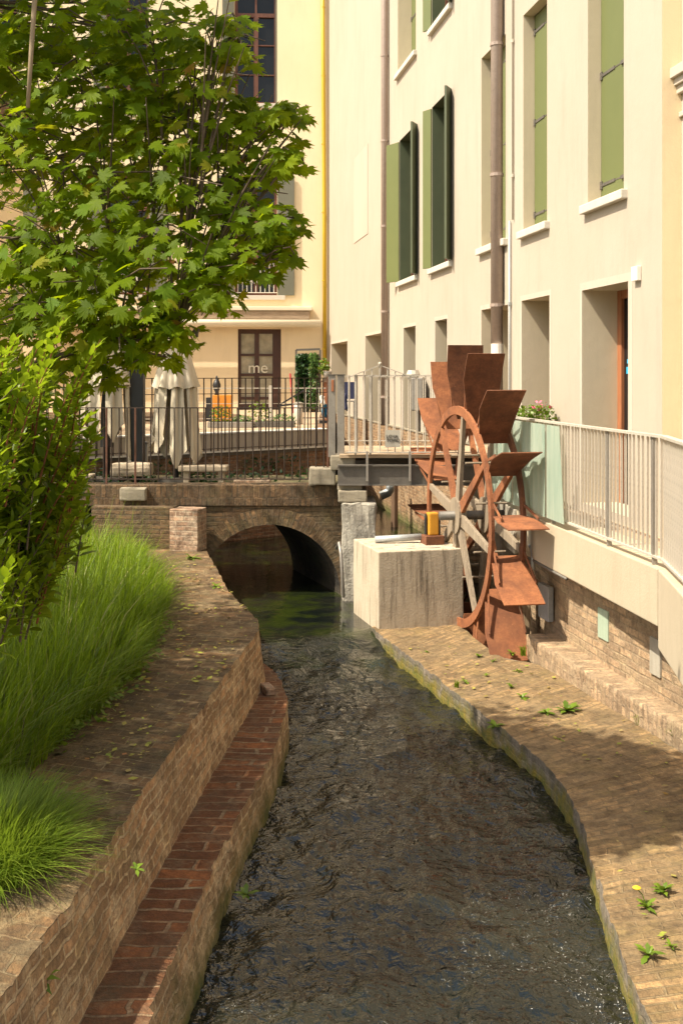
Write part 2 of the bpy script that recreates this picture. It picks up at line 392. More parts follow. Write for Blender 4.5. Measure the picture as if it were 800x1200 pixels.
M['pipe_grey'] = metal('grey_pipe', (.42, .44, .44), (.30, .32, .32), .45, .3)
M['yellow'] = paint('yellow_pipe_paint', (.56, .37, .015), (.46, .30, .015), .5)
M['green_shutter'] = paint('olive_shutter_paint', (.135, .155, .055), (.115, .135, .046), .5)
M['green_dark'] = paint('dark_green_shutter_paint', (.088, .105, .055), (.06, .075, .042), .5)
M['grey_shutter'] = paint('grey_green_shutter_paint', (.135, .135, .095), (.11, .11, .08), .55)
M['brown_frame'] = wood('brown_window_wood', (.15, .055, .028), (.085, .03, .018), .5)
M['brown_frame_dark'] = wood('dark_door_wood', (.075, .028, .018), (.04, .018, .013), .5)
M['red_frame'] = wood('orange_door_wood', (.40, .16, .07), (.28, .10, .045), .5)
M['wood_grey'] = wood('weathered_grey_wood', (.33, .265, .19), (.17, .13, .09), .9)
M['wood_pale'] = wood('pale_post_wood', (.30, .22, .13), (.18, .13, .08), .85)
M['wood_table'] = wood('table_wood', (.20, .12, .07), (.12, .07, .04), .7)
M['orange'] = paint('orange_paint', (.62, .24, .025), (.50, .18, .02), .5)
M['black'] = paint('black_paint', (.02, .02, .022), (.012, .012, .014), .45)
M['white'] = paint('white_paint', (.78, .74, .66), (.68, .63, .55), .6)
M['blue'] = paint('blue_figure_stand_in', (.02, .17, .30), (.015, .12, .22), .85)
M['navy'] = paint('navy_cloth', (.025, .03, .08), (.02, .02, .05), .85)
M['red'] = paint('red_paint', (.35, .04, .03), (.25, .03, .02), .6)
M['sky_blue'] = paint('blue_sticker', (.03, .42, .70), (.03, .38, .62), .4)
M['amber'] = paint('amber_bearing', (.62, .30, .03), (.40, .15, .02), .35)
M['grey_letter'] = paint('pale_lettering', (.70, .68, .58), (.64, .62, .52), .5)
M['sign'] = paint('grey_sign_sheet', (.46, .43, .36), (.40, .37, .30), .5)
M['ink'] = paint('black_ink', (.02, .018, .015), (.02, .018, .015), .6)
M['bark'] = wood('maple_bark', (.13, .09, .055), (.06, .042, .028), .9, (6, 6, 1.5))
M['twig_pale'] = wood('pale_twig_bark', (.30, .22, .13), (.20, .15, .09), .8)
M['stem_red'] = wood('red_stem_bark', (.30, .10, .04), (.20, .08, .035), .7)
M['curtain'] = paint('white_curtain', (.60, .56, .48), (.5, .46, .4), .9)
M['roof'] = brick('roof_tile', (.40, .19, .10), (.32, .16, .09), (.20, .11, .07), bw=.2, rh=.35, ms=.03)
M['gravel_bed'] = stone('bridge_garden_earth', (.16, .12, .06), (.07, .08, .025), 5, .3, .9)

t = NT('awning_fabric'); o_ = t.coord(); n_ = t.noise(t.mapping(o_, (1, 6, 6)), 3, 6, .75)
M['awning'] = t.fin(t.mix(t.g(n_, .35, .7), (.42, .32, .22), (.26, .19, .125)), .9)
M['awning_bar'] = paint('cream_awning_bar', (.74, .66, .50), (.68, .60, .45), .5)
t = NT('umbrella_canvas'); o_ = t.coord(); n_ = t.noise(t.mapping(o_, (4, 4, .6)), 3, 5, .6)
M['canvas'] = t.fin(t.mix(t.g(n_, .35, .7), (.60, .52, .39), (.48, .41, .30)), .9, t.bump(t.noise(o_, 60, 3), .1, .004))

t = NT('dark_window_glass'); M['glass'] = t.fin((.014, .014, .014), .04, t.bump(t.noise(t.coord(), 1.5, 2), .03, .01), 0, .3)
M['door_glass'] = paint('door_glass_reflection', (.46, .42, .32), (.22, .21, .16), .12, .9)  # pale beige paints the bright reflection in the door panes
t = NT('frosted_green_sheet'); o_ = t.coord(); n_ = t.noise(t.mapping(o_, (6, 6, .7)), 2, 5, .7)
c_ = t.mix(t.g(n_, .35, .7), (.62, .68, .58), (.40, .53, .45)); t.fin(c_, .45)
tr = t.new('ShaderNodeBsdfTranslucent'); t.lk(c_, tr.inputs[0]); tp = t.new('ShaderNodeBsdfTransparent'); tp.inputs[0].default_value = (.85, .95, .9, 1)
m1 = t.new('ShaderNodeMixShader'); m1.inputs[0].default_value = .4; t.lk(t.b.outputs[0], m1.inputs[1]); t.lk(tr.outputs[0], m1.inputs[2])
m2 = t.new('ShaderNodeMixShader'); m2.inputs[0].default_value = .22; t.lk(m1.outputs[0], m2.inputs[1]); t.lk(tp.outputs[0], m2.inputs[2])
t.lk(m2.outputs[0], t.out.inputs[0]); M['frosted'] = t.m

M['maple'] = leaf('maple_leaf', [(0, (.055, .095, .002)), (.45, (.105, .165, .003)), (.8, (.165, .23, .006)), (.955, (.10, .19, .018)), (.965, (.26, .26, .02)), (.985, (.25, .25, .02)), (.99, (.13, .04, .015))], (.50, .60, .006), .54, .5, .08)
M['willow'] = leaf('shrub_leaf', [(0, (.075, .12, .004)), (.5, (.14, .21, .008)), (.85, (.23, .31, .014)), (1, (.33, .37, .03))], (.40, .54, .02), .46, .42, .3)
M['grass'] = leaf('grass_blade', [(0, (.06, .10, .005)), (.5, (.12, .19, .008)), (.9, (.23, .30, .015)), (.95, (.20, .27, .03)), (.97, (.34, .29, .12)), (1, (.36, .30, .14))], (.3, .45, .02), .45, .5, .3)
M['feather'] = leaf('feathery_grass_blade', [(0, (.08, .14, .012)), (.6, (.15, .23, .02)), (1, (.23, .30, .04))], (.34, .46, .03), .4, .5, .3)
M['weed'] = leaf('weed_leaf', [(0, (.07, .13, .012)), (1, (.17, .25, .02))], (.24, .34, .02), .3)
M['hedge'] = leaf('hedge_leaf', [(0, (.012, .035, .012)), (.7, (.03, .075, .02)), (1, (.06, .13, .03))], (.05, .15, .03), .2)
M['hedge_lit'] = leaf('pale_and_sunlit_leaf', [(0, (.05, .12, .03)), (.7, (.13, .24, .06)), (1, (.36, .32, .2))], (.2, .35, .08), .3)
M['litter'] = leaf('fallen_leaf', [(0, (.30, .22, .10)), (.4, (.36, .33, .06)), (.75, (.22, .28, .04)), (1, (.32, .13, .05))], (.3, .3, .05), .15, .6, .2)
M['flower'] = paint('yellow_petal', (.75, .50, .02), (.68, .42, .02), .7)

# water: dark, glossy, broken by ripples; flecks of foam where the current is rough
t = NT('canal_water'); o_ = t.coord(); st = t.mapping(o_, (.8, .75, 1))
a1 = t.noise(st, 10.5, 3, .5, .6); a2 = t.noise(st, 25, 2, .5, .5)
h_ = t.math('ADD', t.math('MULTIPLY', a1, 1.0), t.math('MULTIPLY', a2, .30))
sp = t.new('ShaderNodeSeparateXYZ'); t.lk(o_, sp.inputs[0])
near = t.new('ShaderNodeMapRange'); t.lk(sp.outputs['Y'], near.inputs[0]); near.inputs[1].default_value = 13.4; near.inputs[2].default_value = 12.0
calm = t.math('ADD', t.math('MULTIPLY', near.outputs[0], .80), .08)
bm_ = t.new('ShaderNodeBump'); t.lk(h_, bm_.inputs['Height']); bm_.inputs['Distance'].default_value = .042; t.lk(calm, bm_.inputs['Strength'])
fo = t.noise(t.mapping(o_, (1, .8, 1)), 34, 5, .75, 1.5); fm = t.noise(o_, 1.3, 4, .6)
lo = t.new('ShaderNodeMapRange'); t.lk(sp.outputs['Y'], lo.inputs[0]); lo.inputs[1].default_value = 8.2; lo.inputs[2].default_value = 5.6
foam = t.math('MULTIPLY', t.math('MULTIPLY', t.g(fo, .60, .66), t.g(fm, .52, .62)), lo.outputs[0])
alg = t.new('ShaderNodeMapRange'); t.lk(sp.outputs['Y'], alg.inputs[0]); alg.inputs[1].default_value = 11.5; alg.inputs[2].default_value = 13.8
murk = t.mix(t.g(t.noise(o_, .9, 4, .6), .4, .65), (.005, .007, .006), (.014, .015, .010))
murk = t.mix(t.math('MULTIPLY', alg.outputs[0], t.g(t.noise(o_, 2.2, 4, .6), .45, .6)), murk, (.020, .028, .005))
c_ = t.mix(t.math('MULTIPLY', foam, .85), murk, (.80, .80, .76))
rg = t.math('ADD', t.math('MULTIPLY', foam, .5), .025)
M['water'] = t.fin(c_, rg, bm_.outputs[0], 0, .5); t.b.inputs['IOR'].default_value = 1.5

# ------------------------------------------------------------------ setting: ground, water, earth, paving
WATER = -3.2
def struct(o): o['kind'] = 'structure'; return o
struct(MB().quad((-250, -120, -4.3), (250, -120, -4.3), (250, 400, -4.3), (-250, 400, -4.3)).build('ground', M['bed']))

ds = np.geomspace(1.8, 28, 620); xs = np.r_[np.linspace(-7.5, -2, 40, endpoint=False), np.linspace(-2, 2.5, 190)]
DX, DY = np.meshgrid(xs, ds)
rough = np.clip((13.3-DY)/1.4, .06, 1)
def fbm(x, y, s):
    return (lattice(x, y, s)-.5)
warpx = DX+.12*fbm(DX*3, DY*3, 21); warpy = DY+.16*fbm(DX*3, DY*3, 22)
h = (.045*fbm(warpx*2.3, warpy*1.6, 1)+.050*fbm(warpx*5.6, warpy*4.0, 2)+.034*(.5-np.abs(fbm(warpx*10.5, warpy*8, 3)))*1.2+.010*fbm(warpx*19, warpy*15, 4))
lev = WATER+.17*np.clip((DY-(12.0+.9*(DX-.1)*.6))/1.1, 0, 1)
swirl = .05*np.exp(-((DY-12.2-.3*DX)/.5)**2)*fbm(DX*4, DY*3, 8)*2
DZ = lev+h*rough+swirl
idx = np.arange(DX.size).reshape(DX.shape)
fc = np.stack([idx[:-1, :-1], idx[:-1, 1:], idx[1:, 1:], idx[1:, :-1]], -1).reshape(-1, 4)
struct(np_mesh('water', np.stack([DX, DY, DZ], -1).reshape(-1, 3), fc, M['water'], None, True))

copin = [(2.0, -3.2), (5.0, -2.3), (6.5, -1.95), (8.7, -1.72), (11.3, -1.88), (13, -2.35), (15.3, -3.0)]   # garden edge, (depth, x)
soil_poly = [(x, d) for d, x in copin]
soil = MB().prism(soil_poly+[(-60, 15.3), (-60, -2), (-3.6, -2)], -3.9, -2.36)
struct(soil.build('garden_soil', M['soil']))
struct(MB().prism([(-60, 15.3), (-3.2, 15.3), (-3.2, 17.35), (-6.5, 17.4), (-60, 17)], -3.9, -1.56).build('garden_earth', M['gravel_bed']))

# ------------------------------------------------------------------ left canal wall (coping, faces, step)
lc = [(1.5, -1.46), (2.8, -1.38), (4.17, -1.29), (4.92, -1.21), (6.13, -1.13), (7.8, -.99), (9.3, -.85), (10.2, -.775), (10.6, -.80), (11.2, -.96), (12.2, -1.245), (13.8, -1.58), (15.3, -1.90)]
li = [(d, x+.055) for d, x in lc]
lo_ = [(1.5, -1.12), (3, -1.02), (4.8, -.867), (5.66, -.81), (6.73, -.72), (8.28, -.54), (9.3, -.475), (9.7, -.475), (10.2, -.53), (10.8, -.68), (11.4, -.93), (12.3, -1.20), (13.8, -1.52), (15.3, -1.84)]
lw = [(1.5, -1.0), (3, -.90), (4.8, -.76), (5.66, -.69), (6.73, -.64), (8.28, -.49), (9.3, -.44), (9.7, -.44), (10.2, -.50), (10.8, -.65), (11.4, -.91), (12.3, -1.18), (13.8, -1.50), (15.3, -1.82)]
cw = thing('canal_wall', 'mossy stepped brick canal wall with broad coping beside the grass', 'wall', (-1.5, 6, -3.2))
r3 = lambda l, z: [(x, d, z) for d, x in l]
Ec = worn(r3(lc, -2.35), .13, .006, .005, 1); Es = worn(r3(lo_, -2.86), .13, .006, .005, 2)
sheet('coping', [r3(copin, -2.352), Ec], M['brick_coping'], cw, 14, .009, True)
sheet('upper_face', [Ec, r3(li, -2.86)], M['brick_left_face'], cw, 9, .009, False)
sheet('step', [r3(li, -2.86), Es], M['brick_step'], cw, 7, .009, True)
sheet('lower_face', [Es, r3(lw, -3.45)], M['brick_left_face'], cw, 10, .009, False)
t_ = at(313, 800, 10.25)
lb = MB().box((-.665, 10.0, -2.825), (.085, .20, .07), .35)
lb.build('loose_brick', M['brick_pier'], None, .012); tag(bpy.data.objects['loose_brick'], 'loose orange brick lying on the red step at the wall corner', 'brick')

# ------------------------------------------------------------------ right brick walkway between canal and mill race
rl = [(1.5, 1.35), (3.5, 1.40), (5.13, 1.44), (5.72, 1.457), (6.72, 1.537), (7.4, 1.60), (8.12, 1.625), (9.1, 1.45), (10.26, 1.14), (11.6, .80), (12.8, .47), (13.2, .36)]
rr = [(1.5, 3.2), (3.5, 3.15), (6.0, 3.0), (8.0, 2.85), (9.0, 2.66), (10.2, 2.38), (11.45, 2.06), (11.75, 1.74), (12.2, 1.61), (12.8, 1.50), (13.4, 1.43), (14.4, 1.2)]
wk = thing('brick_walkway', 'low weathered brick walkway curving along the right edge of the canal', 'walkway', (1.6, 8, -3.4))
Er = worn(r3(rl, -3.0), .27, .006, .005, 3)
sheet('walkway_top', [Er, r3(rr, -3.0)], M['brick_ledge'], wk, 22, .008, True)
sheet('walkway_side', [Er, [(x-.012, d, -3.5) for d, x in rl]], M['brick_ledge_side'], wk, 8, .008, False)
sheet('race_side', [r3(rr, -3.0), r3(rr, -3.6)], M['brick_ledge_side'], wk, 4, .008, False, 60)

# ------------------------------------------------------------------ right retaining wall, concrete beam, footing
rw = thing('retaining_wall', 'pale brick retaining wall with overhanging concrete beam below the street railing', 'wall', (2.4, 10, -3.4))
SW = 1.035
sw = lambda l: [tuple(k*SW for k in p) for p in l]
wl_ = [(4.0, 3.1), (6.5, 3.0), (8.0, 2.88), (8.9, 2.72), (11.0, 2.32), (12.5, 2.20), (15.0, 2.08), (19.0, 1.92)]; wl_ = sw(wl_)
sheet('brick_face', [r3(wl_, -1.7), r3(wl_, -3.6)], M['brick_quay'], rw, 8, .008, False, 200)
def offs(pts, o):      # polygon strip from a front line (x, y)
    out = []
    for i, p in enumerate(pts):
        a = Vector(pts[max(i-1, 0)]); b = Vector(pts[min(i+1, len(pts)-1)]); t = (b-a).normalized(); out.append((p[0]-t.y*o*-1, p[1]+t.x*o*-1))
    return out
beam_far = sw([(2.45, 8.62), (2.30, 9.75), (2.10, 11.25), (1.95, 12.4)])
beam_back = sw([(2.92, 8.62), (2.75, 9.75), (2.55, 11.25), (2.5, 12.4)])
MB().prism(beam_far+beam_back[::-1], -2.02, -1.553).build('concrete_beam', M['concrete'], rw, .012)
MB().prism(sw([(1.93, 12.42), (1.80, 15.2), (2.4, 15.2), (2.45, 12.42)]), -2.07, -1.553).build('concrete_beam', M['concrete_grey'], rw, .012)
MB().prism(sw([(2.45, 8.60), (2.93, 8.60), (2.9, 7.4), (2.75, 5.5), (2.5, 3.5), (2.02, 3.5), (2.14, 5.5), (2.30, 7.4)]), -2.19, -1.553).build('concrete_beam', M['concrete'], rw, .012)
ft = [(12.0, 2.0), (11.6, 2.05), (10.5, 2.30), (9.6, 2.52), (9.0, 2.68), (8.6, 2.78)]
fb = [(12.0, 2.37), (11.6, 2.38), (10.5, 2.56), (9.6, 2.75), (9.0, 2.86), (8.6, 2.93)]
sheet('footing', [r3(fb, -2.79), r3(ft, -2.8), r3(ft, -3.05)], M['brick_quay'], rw, 5, .010, True, 60)
MB().prism([(2.0, 12.0), (2.30, 12.0), (2.3, 11.96), (2.02, 11.96)], -3.05, -2.80).build('footing_end', M['brick_quay'], rw)
def wallpt(x):     # point on the brick face hit by image column x, (X, d)
    d = 4.415*SW/((x-CX)/F+.19); return (4.415*SW-.19*d, d)
def plate(x0, x1, y0, y1, m, nm='wall_plate', th=.03):
    (xa, da), (xb, db) = wallpt(x0), wallpt(x1); zt = (HY-y0)/F*da; zb = (HY-y1)/F*da
    n = Vector((-.982, -.187, 0))*th; a = Vector((xa, da, 0)); b = Vector((xb, db, 0))
    MB().prism([(a+n*1.0)[:2], (b+n)[:2], (b-n)[:2], (a-n)[:2]], zb, zt).build(nm, m, rw, .006)
plate(703, 715, 711, 746, stone('green_plate_metal', (.36, .44, .34), (.28, .34, .25), 5, .3, .2))
plate(764, 776, 745, 788, M['concrete_grey']); plate(633, 645, 682, 722, M['pipe_grey'])
MB().tube([(2.09, 12.4, -2.037), (2.16, 11.8, -2.037), (2.25, 11.1, -2.037)], .016, 8).build('conduit', M['steel_dark'], rw, 0, True)

# street beside the right building and beyond
struct(MB().prism([(2.98, 3.0), (2.98, 8.6), (2.80, 9.75), (2.60, 11.25), (2.46, 15.0), (9, 15.0), (12, 3.0)], -3.9, -1.60).build('street_paving', M['paving']))
struct(MB().prism([(2.12, 15.0), (2.12, 17.0), (2.26, 17.0), (2.56, 15.0)], -1.4, -1.06).build('quay_paving', M['paving']))
p0 = at(462, 560, 22.2); MB().tube([p0, at(462, 632, 22.2)], .07, 8).build('mooring_pole', M['wood_table'])
tag(bpy.data.objects['mooring_pole'], 'thin dark pole standing in the water under the footbridge', 'pole')
dp = MB().tube([at(457, 566, 17.2), at(457, 574, 17.2), at(455, 577, 17.2), at(446, 581, 17.2)], .07, 10).build('drain_pipe', M['pipe_grey'], None, 0, True)
tag(dp, 'grey elbow drain pipe hanging below the footbridge beam', 'pipe')

# ------------------------------------------------------------------ building shells
def wall_open(mb, O, U, N, L, z0, z1, ops, seg=0):
    """Wall face on origin O along U with outward normal N, real openings; ops = (u0,u1,v0,v1,depth)."""
    us = sorted({0, L, *[k for o in ops for k in o[:2]]}); vs = sorted({z0, z1, *[k for o in ops for k in o[2:4]]})
    P = lambda u, v, dp=0: O+U*u-N*dp+Vector((0, 0, v))
    for a, b in zip(us[:-1], us[1:]):
        for c, d in zip(vs[:-1], vs[1:]):
            um, vm = (a+b)/2, (c+d)/2
            if any(o[0] < um < o[1] and o[2] < vm < o[3] for o in ops): continue
            mb.quad(P(a, c), P(b, c), P(b, d), P(a, d))
def reveals(mb, O, U, N, op):
    u0, u1, v0, v1, dp = op; P = lambda u, v, q=0: O+U*u-N*q+Vector((0, 0, v))
    mb.quad(P(u0, v0), P(u0, v1), P(u0, v1, dp), P(u0, v0, dp)); mb.quad(P(u1, v0), P(u1, v0, dp), P(u1, v1, dp), P(u1, v1))
    mb.quad(P(u0, v1), P(u1, v1), P(u1, v1, dp), P(u0, v1, dp)); mb.quad(P(u0, v0), P(u0, v0, dp), P(u1, v0, dp), P(u1, v0))

def slab(mb, O, U, N, u0, u1, v0, v1, d0, d1):
    """box in wall coordinates; d = distance in front of the wall (+) or behind (-)."""
    P = lambda u, v, q: O+U*u+N*q+Vector((0, 0, v))
    vs = [P(u0, v0, d0), P(u1, v0, d0), P(u1, v0, d1), P(u0, v0, d1), P(u0, v1, d0), P(u1, v1, d0), P(u1, v1, d1), P(u0, v1, d1)]
    return mb.add(vs, [(0, 3, 2, 1), (4, 5, 6, 7), (0, 1, 5, 4), (1, 2, 6, 5), (2, 3, 7, 6), (3, 0, 4, 7)])

# --- right building
RO = Vector((3.158, 10.94, 0)); RU = Vector((-.1508, .9886, 0)).normalized(); RN = Vector((-.9886, -.1508, 0)).normalized()
u_of = lambda d: (d-10.94)/RU.y
def dx(x): return 4.826/((x-CX)/F+.1525)
rb = thing('house', 'tall sunlit ivory house with green shutters and deep openings along the canal', 'house', (3.1, 20, -1.5))
RL = u_of(34.3)
gf = [(681.6, 735.6, 1.0, .44), (611, 643.5, 1.03, .9), (563.8, 595, 1.02, .9), (509.7, 523.7, 1.0, .6), (472.8, 486.8, .99, .6), (428, 447, .98, .6), (388, 407, .95, .6)]
ff = [(688.4, 730.3, .16, 'closed'), (612.8, 640.5, .16, 'closed'), (563.8, 592, .16, 'closed'), (506, 528, .30, 'open'), (468, 488, .30, 'open')]
sf = [(688.4, 730.3, .16, 'closed'), (612.8, 640.5, .16, 'closed'), (563.8, 592, .16, 'closed'), (506, 528, .30, 'open'), (466, 487, .30, 'closed')]
ops = []
for xf, xn, zt, dp in gf: ops.append((u_of(dx(xn)), u_of(min(dx(xf), 34)), -1.5, zt, dp))
n_gf = len(ops)
for xf, xn, dp, k in ff: ops.append((u_of(dx(xn)), u_of(dx(xf)), 1.97, 4.95 if k == 'closed' else 4.98, dp))
for xf, xn, dp, k in sf: ops.append((u_of(dx(xn)), u_of(dx(xf)), 6.42, 8.8, dp))
mb = MB(); wall_open(mb, RO, RU, RN, RL, -4.0, 17, ops)
PT = lambda u, v, q=0: RO+RU*u-RN*q+Vector((0, 0, v))
mb.quad(PT(0, 17), PT(RL, 17), PT(RL, 17, 9), PT(0, 17, 9)); mb.quad(PT(RL, -4), PT(RL, -4, 9), PT(RL, 17, 9), PT(RL, 17))
mb.quad(PT(0, -4, 9), PT(RL, -4, 9), PT(RL, 17, 9), PT(0, 17, 9))
mb.build('wall', M['wall'], rb)
e = MB(); e.quad(PT(0, -4), PT(0, -4, 9), PT(0, 17, 9), PT(0, 17)); e.build('end_wall', M['wall_end'], rb)
e = MB(); slab(e, RO, RU, RN, -.15, RL, 17, 17.2, -9, .45); e.build('roof', M['roof'], rb)
for i, op in enumerate(ops):
    u0, u1, v0, v1, dp = op
    e = MB(); reveals(e, RO, RU, RN, op)
    if i == 0:
        dr = e.build('door_opening', M['reveal'], rb)
        f_ = MB(); slab(f_, RO, RU, RN, u1-.12, u1, v0, v1, -dp-.06, -dp+.005); slab(f_, RO, RU, RN, u0, u0+.1, v0, v1, -dp-.06, -dp+.005)
        slab(f_, RO, RU, RN, u0, u1, v1-.1, v1-.002, -dp-.06, -dp); f_.build('door_frame', M['red_frame'], dr)
        f_ = MB(); slab(f_, RO, RU, RN, u0+.1, u1-.12, v0, v1-.1, -dp-.05, -dp-.03); f_.build('pane', M['glass'], dr)
        f_ = MB()
        slab(f_, RO, RU, RN, u1-.40, u1-.20, .02, .10, -dp-.029, -dp-.022); slab(f_, RO, RU, RN, u1-.36, u1-.22, .14, .19, -dp-.029, -dp-.022); slab(f_, RO, RU, RN, u1-.36, u1-.28, .22, .28, -dp-.029, -dp-.022)
        f_.build('sticker', M['sky_blue'], dr)
        f_ = MB()
        slab(f_, RO, RU, RN, u0-.11, u0, -1.5, v1+.09, 0, .003); slab(f_, RO, RU, RN, u1, u1+.07, -1.5, v1+.09, 0, .003); slab(f_, RO, RU, RN, u0, u1, v1, v1+.09, 0, .003)
        f_.build('surround', M['trim'], dr)
    elif i < n_gf:
        wd = e.build('window', M['reveal'], rb)
        f_ = MB(); slab(f_, RO, RU, RN, u0, u1, v0, v1, -dp-.03, -dp); f_.build('pane', M['glass'], wd)
        f_ = MB(); slab(f_, RO, RU, RN, u1-.09, u1, v0, v1, -dp+.002, -dp+.05); slab(f_, RO, RU, RN, u0, u0+.09, v0, v1, -dp+.002, -dp+.05); slab(f_, RO, RU, RN, u0+.09, u1-.09, v1-.09, v1, -dp+.002, -dp+.05)
        f_.build('frame', M['brown_frame'], wd)
        f_ = MB(); slab(f_, RO, RU, RN, u0-.07, u0, -1.5, v1+.07, 0, .003); slab(f_, RO, RU, RN, u1, u1+.07, -1.5, v1+.07, 0, .003); slab(f_, RO, RU, RN, u0, u1, v1, v1+.07, 0, .003)
        f_.build('surround', M['trim'], wd)
    else:
        kind = ([k[3] for k in ff]+[k[3] for k in sf])[i-n_gf]
        wd = e.build('window', M['reveal'] if kind == 'closed' else M['green_dark'], rb)
        s_ = MB(); slab(s_, RO, RU, RN, u0-.10, u1+.10, v0-.09, v0+.012, -.02, .075); s_.build('sill', M['sill'], wd, .012)
        if kind == 'closed':
            um = u0+(u1-u0)*.36
            for a, b in ((u0+.005, um-.006), (um+.006, u1-.005)):
                s_ = MB(); slab(s_, RO, RU, RN, a, b, v0+.02, v1-.01, -dp-.04, -dp+.002); s_.build('shutter', M['green_shutter'], wd, .004)
            for vz in (v0+.22, v0+(v1-v0)*.5, v1-.25):
                s_ = MB(); slab(s_, RO, RU, RN, u1-.42, u1-.01, vz, vz+.035, -dp+.003, -dp+.012); slab(s_, RO, RU, RN, u1-.06, u1-.005, vz-.03, vz+.06, -dp+.003, -dp+.018)
                slab(s_, RO, RU, RN, um-.05, um+.05, vz-.01, vz+.03, -dp+.003, -dp+.022); slab(s_, RO, RU, RN, um, u1-.3, vz+.008, vz+.022, -dp+.003, -dp+.006)
                s_.build('hinge', M['steel_dark'], wd)
        else:
            f_ = MB(); slab(f_, RO, RU, RN, u0, u1, v0, v1, -dp-.03, -dp); f_.build('pane', M['glass'], wd)
            f_ = MB()
            for a, b in ((u0, u0+.07), ((u0+u1)/2-.05, (u0+u1)/2+.05), (u1-.07, u1)): slab(f_, RO, RU, RN, a, b, v0, v1, -dp+.002, -dp+.05)
            f_.build('frame', M['brown_frame'], wd)
            # two leaves swung out from the wall, the far one turned a little towards the street
            for uh, ang, mt, half in ((u1+.01, R(24), M['green_shutter'], .46 if i-n_gf == 4 else .26), (u0-.01, R(33), M['green_dark'], .30)):
                hp = PT(uh, 0); sgn = 1 if uh > (u0+u1)/2 else -1
                dirv = (RU*math.cos(ang)*sgn+RN*math.sin(ang)).normalized(); hn = Vector((-dirv.y, dirv.x, 0))
                s_ = MB(); a = hp+dirv*.01; b = hp+dirv*half
                s_.prism([(a+hn*.02)[:2], (b+hn*.02)[:2], (b-hn*.02)[:2], (a-hn*.02)[:2]], v0+.03, v1-.02); s_.build('shutter', mt, wd, .004)
e = MB(); nu0, nu1 = u_of(dx(431)), u_of(dx(415)); slab(e, RO, RU, RN, nu0, nu1, 3.5, 5.72, .002, .012); e.build('blind_window', M['niche'], rb)
pl_ = [tuple(PT(u_of(d), -1.10, -.03)) for d in np.linspace(14.6, 33.8, 12)]; pb_ = [(p[0], p[1], -3.7) for p in pl_]
sheet('plinth', [pl_, pb_], M['brick_quay_back'], rb, 8, .008, False, 140)
e = MB(); slab(e, RO, RU, RN, u_of(14.6), RL, -1.115, -1.085, 0, .045); e.build('plinth_course', M['stone_pale'], rb)
def downpipe(x, r, zt, zb, nm='downpipe', m=None, off=.10):
    u = u_of(dx(x)); p = PT(u, 0, -off)
    q = MB().tube([(p.x, p.y, zb), (p.x, p.y, (zb+zt)/2), (p.x, p.y, zt)], r, 12).build(nm, m or M['pipe_brown'], rb, 0, True)
    for z in np.arange(zb+.6, zt, 1.9):
        b = MB(); b.tube([(p.x, p.y, z), (p.x, p.y, z+.045)], r+.012, 12); b.bar((p.x, p.y, z+.02), PT(u, z+.02), .03, .03)
        b.build('bracket', m or M['pipe_brown'], q)
    return q
downpipe(455.5, .075, 17, -1.1); dq = downpipe(589.5, .088, 17, -1.5)
u_ = u_of(dx(590)); p_ = PT(u_, 0, -.10)
MB().lathe((p_.x, p_.y, .28), [(.0895, 0), (.0895, .18)], 12).build('sticker', M['white'], dq)
dq2 = downpipe(599, .016, 2.2, -1.5, 'cable_pipe', M['pipe_grey'], .03); downpipe(602, .012, 17, 2.2, 'cable_pipe', M['trim'], .02)
e = MB(); ua = u_of(dx(751)); ub = u_of(dx(744)); slab(e, RO, RU, RN, ua, ub, .98, 1.13, .002, .05); e.build('switch_box', M['white'], rb, .006)
e = MB(); ua = u_of(dx(451)); e.lathe(PT(ua, .05, -.05), [(.06, -.1), (.06, .1)], 8); e.build('meter', M['steel_dark'], rb)

# --- neighbour on the far right
NO = RO+RN*-.20; nb = thing('house', 'cream house at the right edge with a moulded cornice', 'house', (NO.x, 8, -1.5))
e = MB(); NP = lambda u, v, q=0: NO-RU*u-RN*q+Vector((0, 0, v))
e.quad(NP(.002, -4), NP(9, -4), NP(9, 10), NP(.002, 10)); e.quad(NP(.002, -4), NP(.002, 10), NP(.002, 10, 8), NP(.002, -4, 8)); e.quad(NP(9, -4), NP(9, -4, 8), NP(9, 10, 8), NP(9, 10))
e.quad(NP(.002, 10), NP(9, 10), NP(9, 10, 8), NP(.002, 10, 8)); e.quad(NP(.002, -4, 8), NP(9, -4, 8), NP(9, 10, 8), NP(.002, 10, 8)); e.build('wall', M['wall'], nb)
e = MB()
for a, b, q in ((2.78, 2.86, .05), (2.86, 2.93, .08), (2.93, 3.03, .12)): slab(e, NO, -RU, RN, -.04-q*.3, 9, a, b, 0, q)
slab(e, NO, -RU, RN, .0, 9, 2.55, 2.60, 0, .03)
e.build('cornice', M['trim'], nb, .008)

# --- back facade
FU = Vector((-1, -.06, 0)).normalized(); FN = Vector((.06, -1, 0)).normalized(); FO = Vector((-.36, 34.22, 0))
fb_ = thing('house', 'cream house closing the view with grey green shutters and an awning over its door', 'house', (-4, 34, -1.1))
wins = []
for k in range(3):
    u = 1.62+3.9*k; wins += [(u, u+1.30, 2.46, 6.15, .22), (u, u+1.30, 8.35, 12.2, .22)]
door = (1.50, 2.82, -1.06, 1.43, .24)
mb = MB(); wall_open(mb, FO, FU, FN, 16, -4, 19, wins+[door]); FP = lambda u, v, q=0: FO+FU*u-FN*q+Vector((0, 0, v))
mb.quad(FP(0, 19), FP(16, 19), FP(16, 19, 9), FP(0, 19, 9)); mb.quad(FP(0, -4), FP(0, 19), FP(0, 19, 9), FP(0, -4, 9)); mb.quad(FP(16, -4), FP(16, 19), FP(16, 19, 9), FP(16, -4, 9))
mb.build('wall', M['facade'], fb_)
